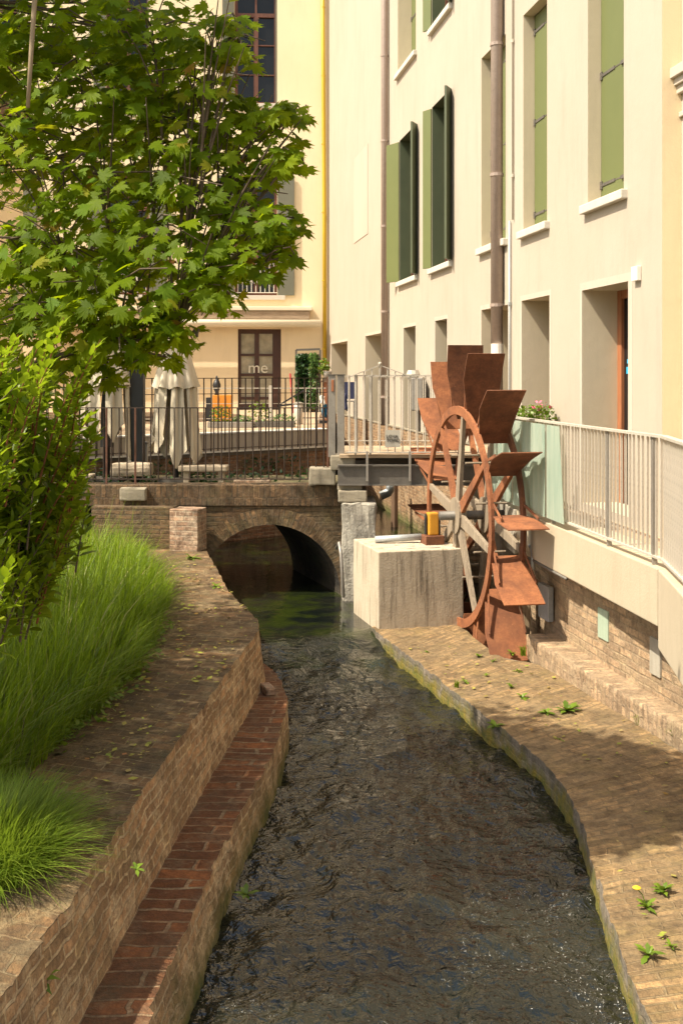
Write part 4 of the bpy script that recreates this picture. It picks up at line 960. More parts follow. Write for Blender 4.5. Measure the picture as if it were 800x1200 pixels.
# supports on the far side of the race
o = MB().box((2.06, 13.75, -2.25), (.30, .40, .62), R(8)).build('concrete_support', M['concrete_grey'], None, .012); tag(o, 'grey concrete support behind the wheel carrying the far axle end', 'support')
o = MB().box((2.03, 13.87, -1.80), (.20, .22, .26), R(8)).build('axle_bearing', M['black'], None, .02); tag(o, 'black far bearing of the wheel axle on the concrete support', 'bearing')
o = MB().prism([(2.03, 12.75), (2.16, 12.72), (2.17, 12.9), (2.04, 12.92)], -3.5, -2.25).build('timber_post', M['wood_pale'], None, .015); tag(o, 'brown timber post standing in the race behind the lower paddles', 'post')
o = MB().tube([at(619, 640, 12.3), at(622, 640, 12.3), at(624, 648, 12.25), at(624, 668, 12.2)], .022, 8).build('drain_pipe', M['pipe_grey'], None, 0, True); tag(o, 'thin grey pipe bending down beside the far concrete support', 'pipe')
o = MB().prism([(1.50, 16.2), (2.2, 16.2), (2.2, 16.6), (1.50, 16.6)], -3.6, -2.55).build('brick_sill', M['brick_quay'], None, .02); tag(o, 'brick sill of the mill race behind the wheel', 'sill')

# ------------------------------------------------------------------ umbrellas, benches, bollard on the bridge garden
def umbrella(cx_, cy_, label, ztop, zs, zb, rtop, rs, rb_, seed, phase=0):
    u = thing('parasol', label, 'parasol', (cx_, cy_, -1.56), 'closed parasols on the bridge'); rg = random.Random(seed)
    pm = MB(); pm.tube([(cx_, cy_, -1.52), (cx_, cy_, ztop+.05)], .045, 10); pm.build('pole', M['black'], u, 0, True)
    MB().box((cx_, cy_, -1.53), (.45, .45, .06)).build('base', M['steel_dark'], u, .01)
    n = 64; m_ = MB(); vs = []; fs = []; lv = 14
    for i in range(lv):
        q = i/(lv-1); z = ztop+(zs-ztop)*q
        for k in range(n):
            a = 2*math.pi*k/n; r = rtop+(rs-rtop)*q**1.1+.045*q*math.sin(8*a+phase)+.015*q*math.sin(19*a+seed)
            if i == lv-1: z2 = z+.02*math.sin(8*a+phase)
            else: z2 = z
            vs.append((cx_+r*math.cos(a), cy_+r*math.sin(a), z2))
    for i in range(lv-1):
        for k in range(n): fs.append((i*n+k, i*n+(k+1) % n, (i+1)*n+(k+1) % n, (i+1)*n+k))
    m_.add(vs, fs); m_.build('canopy_cap', M['canvas'], u, 0, True)
    # hanging folds below, each a pointed lobe
    for k in range(7):
        a0 = 2*math.pi*(k+.1)/7+phase*.3; a1 = 2*math.pi*(k+.86)/7+phase*.3; zl = zb+rg.uniform(-.05, .35); f_ = MB(); nn = 9; mm = 10; vs = []; fs = []
        for i in range(mm):
            q = i/(mm-1)
            for j in range(nn):
                s = j/(nn-1); a = a0+(a1-a0)*s; r = rs*.84+(rb_-rs*.84)*q+.04*math.sin(s*9+k)+.02*math.sin(s*17+q*3)
                tipz = zl+(1-abs(2*s-1))*-.0+abs(s-.45)*.55*q
                z = zs+.08+(tipz-zs-.08)*q; vs.append((cx_+r*math.cos(a), cy_+r*math.sin(a), z))
        for i in range(mm-1):
            for j in range(nn-1): fs.append((i*nn+j, i*nn+j+1, (i+1)*nn+j+1, (i+1)*nn+j))
        f_.add(vs, fs); f_.build('canopy_fold', M['canvas'], u, 0, True)
    MB().lathe((cx_, cy_, zs-.1), [(.10, -.8), (.09, -.2), (.06, .1)], 10).build('ribs', M['black'], u)
    return u
umbrella(-2.43, 16.3, 'closed cream parasol with pleated skirt standing free of the leaves', .72, -.18, -1.35, .10, .31, .35, 3)
u2 = umbrella(-3.45, 16.35, 'closed cream parasol half hidden by the maple and shrub leaves', 1.05, -.15, -1.32, .16, .42, .36, 5, .9)
MB().box((-3.00, 16.35, -.55), (.20, .20, 2.0)).build('mast', M['black'], u2, .02)
MB().bar((-3.02, 16.3, .5), (-3.5, 16.3, .98), .06, .06).build('arm', M['black'], u2)
o = MB().box((-3.03, 16.05, -1.36), (.60, .30, .20)).build('stone_bench', M['stone_bench'], None, .07); roughen(o, .012, 7, 2); tag(o, 'thick rounded stone slab bench below the left parasol', 'bench')
b2 = thing('stone_bench', 'thin pale stone bench right of the standing parasol', 'bench', (-1.99, 16.05, -1.5))
MB().box((-1.99, 16.05, -1.34), (.70, .30, .085)).build('seat', M['stone_bench'], b2, .02)
for dx_ in (-.24, .26): MB().box((-1.99+dx_, 16.05, -1.47), (.08, .22, .17)).build('leg', M['stone_bench'], b2, .008)
b3 = MB().box((-3.9, 15.95, -1.45), (.7, .25, .07)).build('stone_slab', M['stone_bench'], None, .02); tag(b3, 'flat pale stone slab on the ground behind the front railing', 'slab')
b4 = MB().box((-1.28, 16.0, -1.52), (.52, .25, .06)).build('stone_slab', M['brick_pier'], None, .015); tag(b4, 'low orange stone slab lying behind the middle of the railing', 'slab')
bo = thing('bollard', 'slim pale grey bollard behind the thick stone bench', 'bollard', (-2.93, 16.6, -1.56))
MB().tube([(-2.93, 16.6, -1.56), (-2.93, 16.6, -1.02)], .04, 12).build('shaft', M['steel_pale'], bo, 0, True)
MB().lathe((-2.93, 16.6, -1.02), [(.045, 0), (.045, .02), (.02, .035)], 12).build('cap', M['steel'], bo)
# low weeds among the benches
wd_ = [(random.uniform(-4.3, -.2), random.uniform(15.75, 17.3), -1.55+random.random()**2*.14) for _ in range(1600)]
wd_ = [p for p in wd_ if mnoise.noise(Vector((p[0]*1.6, p[1]*1.6, 0))) > -.05]
o = leaf_cloud(wd_, .06, M['hedge'], 'ground_cover', None, 9); o['kind'] = 'stuff'

# ------------------------------------------------------------------ terrace furniture and planters
def px_box(x0, x1, y0, y1, d, dep, m, nm, lab, cat, bev=.01):
    a = at(x0, y1, d); b = at(x1, y0, d); o = MB().box(((a.x+b.x)/2, d+dep/2, (a.z+b.z)/2), (b.x-a.x, dep, b.z-a.z)).build(nm, m, None, bev); return tag(o, lab, cat)
TZ = -1.07
oc = thing('cabinet', 'orange cabinet with a dark shelf left of the glass door', 'cabinet', (-3.05, 26, TZ))
a = at(249, 500, 26); b = at(271, 463, 26); MB().box(((a.x+b.x)/2, 26.2, (TZ+b.z)/2), (b.x-a.x, .4, b.z-TZ)).build('body', M['orange'], oc, .01)
for xq in (256, 264): p = at(xq, 480, 26); MB().box((p.x, 25.995, (TZ+b.z)/2+.02), (.012, .012, b.z-TZ-.1)).build('door_gap', M['black'], oc)
MB().box((a.x-.08, 26.2, (TZ+b.z)/2-.03), (.15, .38, b.z-TZ-.06)).build('shelf', M['black'], oc)
va = at(254, 463, 26.15); o = MB().lathe((va.x, 26.15, va.z), [(.04, 0), (.06, .02), (.035, .06), (.085, .16), (.10, .24), (.07, .32), (.03, .37), (.025, .43), (.008, .46)], 12).build('vase', M['black'], None, 0, True); tag(o, 'slender black vase on top of the orange cabinet', 'vase')
tb = thing('table', 'dark wooden table behind the bollard on the terrace', 'table', (-4.65, 24.2+2, TZ))
a = at(158, 490, 26); b = at(190, 486, 26)
MB().box(((a.x+b.x)/2, 26.2, a.z), (b.x-a.x, .7, .06)).build('tabletop', M['wood_table'], tb, .008)
for sx in (0.06, .94):
    for sy in (-.28, .28): MB().box((a.x+(b.x-a.x)*sx, 26.2+sy, (TZ+a.z)/2), (.06, .06, a.z-TZ)).build('leg', M['wood_table'], tb)
va = at(165, 489, 26.1); vo = thing('jar', 'tall orange jar on the wooden terrace table', 'jar', (va.x, 26.1, a.z+.03))
MB().lathe((va.x, 26.1, a.z+.03), [(.09, 0), (.11, .05), (.11, .34), (.09, .38)], 14).build('body', M['orange'], vo, 0, True); MB().lathe((va.x, 26.1, a.z+.41), [(.095, 0), (.095, .03), (.03, .05)], 14).build('lid', M['wood_table'], vo)
px_box(184, 192, 470, 486, 26.4, .3, M['concrete_band'], 'crate', 'pale crate standing on the right end of the wooden table', 'crate')
px_box(186, 191, 486, 490, 26.3, .3, M['wood_table'], 'tray', 'small wooden tray under the pale crate', 'tray')

def leaf_ball(c, r, n, size, m, seed, sq=(1, 1, 1)):
    rg = random.Random(seed); out = []
    while len(out) < n:
        v = Vector((rg.uniform(-1, 1), rg.uniform(-1, 1), rg.uniform(-1, 1)))
        if .25 < v.length < 1: out.append((c[0]+v.x*r*sq[0], c[1]+v.y*r*sq[1], c[2]+v.z*r*sq[2]))
    return out
def planter(x0, x1, y0, y1, d, m, lab):
    a = at(x0, y1, d); b = at(x1, y0, d); zb_ = TZ; zt_ = max(b.z, TZ+.12)
    t_ = thing('planter', lab, 'planter', ((a.x+b.x)/2, d+.2, zb_)); MB().box(((a.x+b.x)/2, d+.2, (zb_+zt_)/2), (b.x-a.x, .4, zt_-zb_)).build('trough', m, t_, .01)
    MB().box(((a.x+b.x)/2, d+.2, zt_-.0), (b.x-a.x-.04, .35, .02)).build('earth', M['soil'], t_); return zt_
z1 = planter(243, 296, 498, 510, 22.6, M['steel'], 'grey trough planter before the orange cabinet and door')
z2 = planter(298, 345, 498, 510, 22.8, M['steel_dark'], 'dark trough planter right of the glass door')
def bushlet(xc, yc, d, r, lab, m, seed, sq=(1, .8, 1), size=.06, n=350):
    c = at(xc, yc, d); t_ = thing('plant', lab, 'plant', (c.x, d, c.z-r*sq[2])); leaf_cloud(leaf_ball(c, r, n, size, m, seed, sq), size, m, 'leaves', t_, seed, 1.0)
    MB().tube([(c.x, d, c.z-r*sq[2]-.05), (c.x, d, c.z)], .012, 6).build('stem', M['stem_red'], t_)
bushlet(259, 488, 22.8, .24, 'bushy green plant in the trough before the orange cabinet', M['weed'], 31)
bushlet(303, 487, 23.0, .27, 'tall bushy green plant in front of the glass door', M['weed'], 32, (.9, .8, 1.15))
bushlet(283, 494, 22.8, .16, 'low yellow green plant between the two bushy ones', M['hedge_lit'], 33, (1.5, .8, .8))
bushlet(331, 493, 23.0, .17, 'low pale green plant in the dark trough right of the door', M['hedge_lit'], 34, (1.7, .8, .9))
hp_ = thing('hedge_panel', 'framed tall hedge panel standing right of the glass door', 'hedge', (-1.0, 32.5, TZ))
a = at(347, 486, 32.5); b = at(362, 415, 32.5); c = at(375, 410, 32.5)
pts_ = [(random.uniform(a.x, b.x), 32.45+random.uniform(-.1, .15), random.uniform(TZ+.2, b.z)) for _ in range(1500)]
leaf_cloud(pts_, .11, M['hedge'], 'leaves', hp_, 41, .2)  # shaded part of the panel painted as darker leaves
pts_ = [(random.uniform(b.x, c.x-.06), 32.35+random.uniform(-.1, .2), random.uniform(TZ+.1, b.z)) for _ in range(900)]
leaf_cloud(pts_, .12, M['hedge_lit'], 'lit_leaves', hp_, 42, .2)  # sunlit part of the panel painted as paler leaves
MB().box(((a.x+b.x)/2, 32.62, (TZ+b.z)/2), (b.x-a.x, .12, b.z-TZ)).build('backing', M['green_dark'], hp_)
MB().box(((b.x+c.x)/2, 32.62, (TZ+b.z)/2), (c.x-b.x-.06, .1, b.z-TZ)).build('backing', M['brick_pier'], hp_)
f_ = MB(); f_.bar((a.x, 32.5, TZ), (a.x, 32.5, c.z), .06, .06); f_.bar((c.x, 32.5, TZ), (c.x, 32.5, c.z), .05, .05); f_.bar((a.x, 32.5, c.z), (c.x, 32.5, c.z+.02), .06, .06); f_.build('frame', M['steel_dark'], hp_)
# folded dark lounge chair, pale bin, red stick
lc_ = thing('chair', 'black reclining chair on the terrace beside the hedge panel', 'chair', (-1.6, 28, TZ)); p = at(337, 497, 28)
MB().bar((p.x-.25, 28, TZ+.30), (p.x+.25, 28, TZ+.36), .5, .04).build('seat', M['black'], lc_); MB().bar((p.x-.25, 28, TZ+.30), (p.x+.45, 28, TZ+.72), .5, .04).build('backrest', M['black'], lc_)
for sx in (-.2, .2):
    for sy in (-.22, .22): MB().tube([(p.x+sx, 28+sy, TZ), (p.x+sx, 28+sy, TZ+.32)], .02, 6).build('leg', M['steel_dark'], lc_)
p = at(349.5, 503, 24.3); bn = thing('bin', 'slim pale grey bin next to the dark chair', 'bin', (p.x, 24.3, TZ)); MB().lathe((p.x, 24.3, TZ), [(.09, 0), (.10, .02), (.10, .42), (.085, .44)], 12).build('body', M['steel_pale'], bn, 0, True); MB().lathe((p.x, 24.3, TZ+.44), [(.105, 0), (.105, .03), (.05, .05)], 12).build('lid', M['steel'], bn)
st_ = thing('broom', 'red handled broom leaning left of the hedge panel', 'broom', at(343, 487, 31.5)); MB().tube([at(344, 486, 31.5), at(340, 438, 32.2)], .03, 6).build('handle', M['red'], st_); q_ = at(344, 487, 31.5); MB().box(q_, (.25, .1, .1)).build('brush', M['black'], st_)
# wooden stand with potted plant by the gate, and cloths standing in for a small figure
sd_ = thing('wooden_stand', 'wooden stand beside the left gate post below the yellow pipe', 'stand', at(381, 500, 25)); a = at(381, 448, 25)
MB().box((a.x, 25, (a.z+TZ)/2), (.07, .07, a.z-TZ)).build('post', M['red_frame'], sd_); MB().box((a.x, 25, a.z+.02), (.22, .22, .04)).build('shelf', M['wood_table'], sd_); MB().box((a.x, 25, TZ+.03), (.3, .3, .06)).build('foot', M['black'], sd_)
pp = thing('potted_plant', 'yellow green plant in a grey pot at the foot of the yellow pipe', 'plant', (a.x, 25, a.z+.04)); MB().lathe((a.x+.04, 25, a.z+.04), [(.07, 0), (.11, .20), (.10, .21)], 12).build('pot', M['steel'], pp, 0, True)
leaf_cloud(leaf_ball((a.x-.02, 25, a.z+.34), .16, 160, .08, None, 51, (.8, .8, 1.2)), .08, M['weed'], 'leaves', pp, 51)
def cloth(x0, x1, y0, y1, d, m, lab, seed):
    a = at(x0, y1, d); b = at(x1, y0, d); n = 10; vs = []; fs = []
    for i in range(n+1):
        for j in range(n+1):
            s, q = j/n, i/n; vs.append((a.x+(b.x-a.x)*s+.01*math.sin(q*7+seed), d+.04*math.sin(s*9+seed)*(.4+q), b.z+(a.z-b.z)*q+.02*math.sin(s*6)))
    for i in range(n):
        for j in range(n): fs.append((i*(n+1)+j, i*(n+1)+j+1, (i+1)*(n+1)+j+1, (i+1)*(n+1)+j))
    o = MB().add(vs, fs).build('cloth', m, None, 0, True); md = o.modifiers.new('thickness', 'SOLIDIFY'); md.thickness = .012; return tag(o, lab, 'cloth')
cloth(377, 383.5, 473, 489, 24.85, M['blue'], 'blue cloth standing in for a small figure by the gate post', 1)  # blue and white cloths stand in for a small figure
cloth(375.5, 380, 464, 474, 24.83, M['white'], 'white cloth standing in for the shirt of the same figure', 3)
cloth(403.5, 407, 462, 481, 27, M['navy'], 'navy cloth hanging behind the footbridge gate post', 2)
ch = thing('chair', 'grey slatted chair behind the gate under the navy cloth', 'chair', at(406, 500, 27.2)); p = at(406, 494, 27.2)
MB().box((p.x, 27.2, TZ+.44), (.40, .40, .03)).build('seat', M['steel'], ch); MB().box((p.x, 27.4, TZ+.70), (.40, .03, .42)).build('backrest', M['navy'], ch)
for sx in (-.18, .18):
    for sy in (-.18, .18): MB().box((p.x+sx, 27.2+sy, TZ+.22), (.03, .03, .44)).build('leg', M['steel'], ch)
# electric box on the far wall of the footbridge, flower pot behind street railing
eb = PT(u_of(21.0), 0, -.18); o_b = thing('parking_meter', 'grey metal box on a post against the ivory wall beyond the footbridge', 'box', (eb.x, eb.y, -1.06))
MB().box((eb.x, eb.y, -.35), (.45, .22, .62), 1.42).build('case', M['steel'], o_b, .02); MB().tube([(eb.x, eb.y, -1.06), (eb.x, eb.y, -.6)], .05, 10).build('post', M['steel_dark'], o_b)
MB().lathe((eb.x-.1, eb.y-.1, .02), [(.10, -.08), (.13, 0), (.10, .08)], 10).build('lamp', M['steel_pale'], o_b)
fp = at(632, 487, 13.6); t_ = thing('flower_pot', 'pot of green leaves and pink flowers in the deep opening behind the railing', 'flower pot', (fp.x, 13.9, -1.5))
MB().box((fp.x+.05, 13.9, -1.05), (.42, .28, .9)).build('pot', M['stone_pale'], t_, .02); leaf_cloud(leaf_ball((fp.x, 13.9, -.50), .22, 420, .06, None, 61, (1.3, .8, .65)), .06, M['weed'], 'leaves', t_, 61)
leaf_cloud(leaf_ball((fp.x+.1, 13.85, -.40), .15, 22, .05, None, 62, (1.2, .8, .6)), .045, paint('pink_petal', (.62, .10, .18), (.5, .08, .14), .6), 'flowers', t_, 62)

# ------------------------------------------------------------------ maple trees
def maple_outline():
    tips = [(-90, 0.10)]; pts = []
    spec = [(-62, .30), (-48, .40), (-38, .30), (-20, .62), (-8, .52), (2, .82), (12, .54), (22, .60), (30, .36), (44, .62), (54, .78), (60, .70), (66, .98), (72, .62), (78, .68), (84, .78), (90, 1.06)]
    right = [(math.cos(R(a))*r, math.sin(R(a))*r) for a, r in spec]
    left = [(-x, y) for x, y in right[-2::-1]]
    return right+left
OUT = np.array(maple_outline()); OUT[:, 1] += .05
NV = len(OUT)+1
def leaves_mesh(name, pos, nrm, tan, size, m, parent, droop=.22):
    n = len(pos); pos = np.array(pos); nrm = np.array(nrm); tan = np.array(tan); size = np.array(size)[:, None, None]
    nrm /= np.linalg.norm(nrm, axis=1)[:, None]; tan -= (tan*nrm).sum(1)[:, None]*nrm; tan /= np.linalg.norm(tan, axis=1)[:, None]+1e-9; bi = np.cross(nrm, tan)
    loc = np.vstack([[0, .12], OUT]); r2 = (loc[:, 0]**2+(loc[:, 1]-.15)**2); zz = -droop*r2+.10*np.abs(loc[:, 0])
    V = pos[:, None, :]+size*(bi[:, None, :]*loc[None, :, 0:1]+tan[:, None, :]*loc[None, :, 1:2]+nrm[:, None, :]*zz[None, :, None])
    base = (np.arange(n)*NV)[:, None, None]; k = len(OUT); tri = np.stack([np.zeros(k, int), 1+np.arange(k), 1+(np.arange(k)+1) % k], 1)[None]
    return np_mesh(name, V.reshape(-1, 3), (base+tri).reshape(-1, 3), m, parent)

def maple(label, base, top, pads, seed, twig_pads=True, leaf=.078, trunk_r=.13):
    rg = random.Random(seed); t_ = thing('maple_tree', label, 'tree', base)
    B0 = Vector(base); T0 = Vector(top); trunk = [B0, B0.lerp(T0, .3)+Vector((.08, .05, 0)), B0.lerp(T0, .62)+Vector((-.06, .05, 0)), T0]
    MB().tube(trunk, [trunk_r*1.25, trunk_r, trunk_r*.75, trunk_r*.3], 12).build('trunk', M['bark'], t_, 0, True)
    def tr(q):
        q = min(max(q, 0), .999)*3; i = int(q); return trunk[i].lerp(trunk[i+1], q-i)
    pos = []; nrm = []; tan = []; size = []; tw = MB(); limbs = MB(); bough = []
    big = [Vector(p[0]) for p in pads]; rg.shuffle(big); keys = []
    for c in big:
        if all((c-k).length > 1.15 for k in keys): keys.append(c)
        if len(keys) >= 7: break
    for c in keys:
        q = min(max((c.z-.7*(Vector((c.x, c.y, 0))-Vector((T0.x, T0.y, 0))).length-B0.z)/(T0.z-B0.z), .25), .97); a = tr(q)
        lim = interp([tuple(a), tuple(a.lerp(c, .5)+Vector((rg.uniform(-.1, .1), 0, .25))), tuple(c)], 14); bough += [Vector(x) for x in lim]
        limbs.tube([tuple(x) for x in lim], [.042*(1-k/14)+.006 for k in range(14)], 7)
    for (c, rx, ry, rz_, n) in pads:
        c = Vector(c); q = min(max((c.z-.7*(Vector((c.x, c.y, 0))-Vector((T0.x, T0.y, 0))).length-B0.z)/(T0.z-B0.z), .25), .97)
        a = min(bough, key=lambda k: (k-c).length+(.0 if (k-c).length > .25 else .6)); mid = a.lerp(c, .55)+Vector((0, 0, .06)); L = (c-a).length
        out = (c-a); out.z *= .3; out.normalize()
        lim = [tuple(x) for x in interp([tuple(a), tuple(mid), tuple(c), tuple(c+out*rx*.8-Vector((0, 0, rz_*.5)))], 10)]
        limbs.tube(lim, [max(.002, .007*min(L, 2)/2*(1-k/9)+.002) for k in range(10)], 6)
        for k in range(9):
            v = Vector((rg.gauss(0, .5), rg.gauss(0, .5), rg.gauss(0, .5))); e = c+Vector((v.x*rx, v.y*ry, v.z*rz_)); s = Vector(lim[rg.randint(3, 9)])
            tw.tube([s, s.lerp(e, .5)+Vector((0, 0, .04)), e], [.007, .005, .003], 4, False)
        for k in range(n):
            while True:
                v = Vector((rg.uniform(-1, 1), rg.uniform(-1, 1), rg.uniform(-1, 1)))
                if v.length < 1: break
            dr = -(v.x**2+v.y**2)*rz_*.55
            pos.append((c.x+v.x*rx, c.y+v.y*ry, c.z+v.z*rz_+dr))
            o = Vector((v.x, v.y, 0)); nn = Vector((o.x*.45+rg.gauss(0, .42)-.22, o.y*.45+rg.gauss(0, .42)-.60, .80)); nrm.append(tuple(nn))
            tan.append((o.x+rg.gauss(0, .6), o.y+rg.gauss(0, .6), -.55+rg.gauss(0, .3))); size.append(leaf*rg.uniform(.5, 1.3))
    limbs.v += []; off_ = len(limbs.v); limbs.v += tw.v; limbs.f += [tuple(q+off_ for q in f) for f in tw.f]; limbs.uv += tw.uv
    limbs.build('branches', M['bark'], t_, 0, True)
    leaves_mesh('crown', pos, nrm, tan, size, M['maple'], t_)
    return t_
pads = []
def pad(x, y, d, rx, ry, rz_, n): pads.append((tuple(at(x, y, d)), rx, ry, rz_, n))
for args in [(318, 130, 6.6, .20, .30, .10, 42), (343, 132, 6.6, .10, .2, .06, 22), (342, 190, 6.5, .10, .2, .07, 18), (332, 300, 6.3, .10, .2, .07, 16), (285, 150, 6.7, .34, .40, .16, 95), (330, 180, 6.5, .13, .25, .10, 26), (300, 195, 6.6, .22, .3, .12, 45), (310, 255, 6.4, .25, .35, .13, 62), (275, 265, 6.5, .34, .4, .17, 110),
             (325, 270, 6.3, .10, .2, .09, 22), (270, 310, 6.3, .26, .35, .12, 75), (235, 345, 6.3, .26, .35, .12, 75), (205, 385, 6.2, .20, .3, .11, 55), (170, 408, 6.3, .20, .3, .10, 50), (125, 435, 6.6, .16, .25, .10, 30), (135, 395, 6.3, .3, .35, .14, 80),
             (250, 55, 6.7, .30, .4, .17, 90), (262, 20, 6.6, .18, .3, .12, 40), (272, 62, 6.5, .12, .25, .07, 22), (225, 105, 6.6, .36, .45, .2, 120), (235, 210, 6.5, .42, .45, .2, 150), (190, 160, 6.6, .42, .5, .22, 150),
             (180, 40, 6.6, .42, .5, .24, 150), (190, 285, 6.3, .40, .5, .18, 140), (150, 340, 6.2, .42, .5, .18, 140), (120, 230, 6.4, .46, .5, .22, 160), (110, 110, 6.5, .46, .5, .24, 160), (90, 20, 6.6, .5, .5, .25, 160),
             (60, 290, 6.2, .46, .5, .2, 150), (80, 360, 6.3, .42, .5, .18, 130), (30, 170, 6.3, .42, .5, .2, 130), (20, 330, 6.6, .5, .6, .25, 140), (10, 70, 6.6, .5, .5, .25, 140), (40, 395, 6.9, .5, .6, .2, 120),
             (100, 290, 7.4, .6, .6, .3, 150), (60, 150, 7.6, .7, .6, .3, 170), (160, 90, 7.6, .6, .6, .3, 150), (130, 200, 7.8, .6, .6, .3, 150), (20, 420, 7.6, .6, .6, .25, 130), (30, 30, 8, .7, .7, .3, 150)]: pad(*args)
rg_ = random.Random(4)
k = 0
while k < 100:    # the rest of the crown, beside and above the view
    sx = rg_.uniform(-2.4, 2.5); z = rg_.uniform(1.2, 6.2); y1 = 10.6 if sx < .2 else 9.25-.75*(sx-1.0); y0 = 6.4 if sx < .2 else 7.5
    sy = rg_.uniform(y0, y1); x = sx-(z+3)/1.52; y = sy-.217*(z+3)
    xs_ = CX+F*x/y; ys_ = HY-F*z/y
    if xs_ > -45 and ys_ > -45 and not (xs_ < 230 and ys_ < 330 and y > 7.0): continue
    pads.append(((x, y, z), .66, .55, .24, 135)); k += 1
pads += [((-3.0, 9.8, .7), .7, .7, .3, 120), ((-2.9, 10.6, 1.1), .6, .6, .3, 110), ((-3.6, 9.4, 1.8), .7, .7, .3, 120)]
mt = maple('green maple overhanging the canal from the left with pointed leaves', (-3.4, 7.6, -2.36), (-3.1, 7.2, 4.8), pads, 21)
stk = MB(); stk.tube([at(33, 126, 6.0), at(37, 60, 6.05), at(41, 0, 6.1), at(46, -90, 6.2)], [.011, .013, .014, .016], 6); stk.build('bare_twig', M['twig_pale'], mt, 0, True)
pads2 = []  # second maple, added for its shade on bridge, parasols and terrace
k = 0
while k < 64:
    x = rg_.uniform(-9.2, -4.0); y = rg_.uniform(13.6, 21.0); z = rg_.uniform(.6, 7.2)
    if CX+F*(x+.6)/y > 70: continue
    pads2.append(((x, y, z), .95, .9, .36, 95)); k += 1
maple('second maple added at the left to shade the bridge and terrace', (-7.0, 16.2, -1.56), (-6.8, 17.2, 6.2), pads2, 33, leaf=.085, trunk_r=.16)

# ------------------------------------------------------------------ leafy shrub at the left
sh = thing('shrub', 'bright leafy shrub with red young stems beside the tall grass', 'shrub', (-2.45, 6.2, -2.36)); rg = random.Random(12)
stm = MB(); LV = []; LF = []
def shoot(base, mid, tip, nl, ls):
    P_ = interp([tuple(base), tuple(mid), tuple(tip)], 16); stm.tube([tuple(p) for p in P_], [.005*(1-i/17)+.0016 for i in range(16)], 5, False)
    for k in range(nl):
        q = .12+.88*(k/nl); i = int(q*15); p = Vector(P_[min(i, 15)]); d = (Vector(P_[min(i+1, 15)])-Vector(P_[max(i-1, 0)])).normalized()
        a = k*2.4+rg.uniform(-.3, .3); s1 = d.cross(Vector((.3, .2, 1))).normalized(); s2 = d.cross(s1); o = s1*math.cos(a)+s2*math.sin(a)
        tipness = k/nl; ld = (o*(1.0-.55*tipness)+d*(.55+.7*tipness)+Vector((0, 0, -.12+.1*tipness))).normalized(); sd_ = ld.cross(Vector((rg.gauss(0, .3), rg.gauss(0, .3), 1))).normalized(); up = sd_.cross(ld)
        L = ls*rg.uniform(.7, 1.2)*(1-.35*tipness); W = L*.19; b = len(LV)
        LV.extend([p, p+ld*L*.3+sd_*W+up*.10*W, p+ld*L*.34-up*.25*W, p+ld*L*.3-sd_*W+up*.1*W, p+ld*L*.68+sd_*W*.8-up*L*.03, p+ld*L*.68-up*L*.05, p+ld*L*.68-sd_*W*.8-up*L*.03, p+ld*L-up*L*.14])
        LF.extend([(b, b+1, b+2), (b, b+2, b+3), (b+1, b+4, b+5), (b+1, b+5, b+2), (b+2, b+5, b+6), (b+2, b+6, b+3), (b+4, b+7, b+5), (b+5, b+7, b+6)])
tips = [(118, 398, 5.4), (75, 372, 5.4), (48, 398, 5.3), (22, 392, 5.3), (100, 425, 5.5), (60, 420, 5.2), (8, 405, 5.2), (112, 480, 5.5), (108, 540, 5.5), (100, 590, 5.6), (115, 505, 5.6)]
for x, y, d in tips:
    for e in range(2):
        tp_ = at(x-e*18*random.random(), y+e*16, d+e*.1); b_ = Vector((tp_.x*.62-.78+rg.uniform(-.1, .1), tp_.y+rg.uniform(.2, .5), tp_.z-rg.uniform(.45, .75))); shoot(b_, b_.lerp(tp_, .5)+Vector((-.02, 0, .03)), tp_, 34, .125)
stm.build('young_stems', M['stem_red'], sh, 0, True); stm = MB()
for k in range(560):
    z = rg.uniform(-1.02, .16) if k % 3 else rg.uniform(-1.0, -.45); cx_ = -1.95; x = rg.uniform(-2.6, -1.37+.07*math.sin(z*5)-(.14 if z < -.5 else 0)); y = rg.uniform(5.1, 6.7)
    if z > -.15: x -= (z+.15)*.5
    tp_ = Vector((x, y, z)); b_ = tp_+Vector((rg.uniform(-.35, -.05), rg.uniform(-.1, .25), -rg.uniform(.25, .5))); shoot(b_, b_.lerp(tp_, .5)+Vector((0, 0, .05)), tp_, 22, .12)
for k in range(9):
    a = rg.uniform(0, 6.28); stm.tube([(-2.45+.12*math.cos(a), 6.2+.15*math.sin(a), -2.36), (-2.45+.25*math.cos(a), 6.15+.3*math.sin(a), -1.6), (-2.3+.35*math.cos(a), 6.0+.4*math.sin(a), -.7)], [.018, .013, .006], 6)
stm.build('stems', M['bark'], sh, 0, True)
np_mesh('leaves', np.array([tuple(v) for v in LV]), np.array(LF), M['willow'], sh)

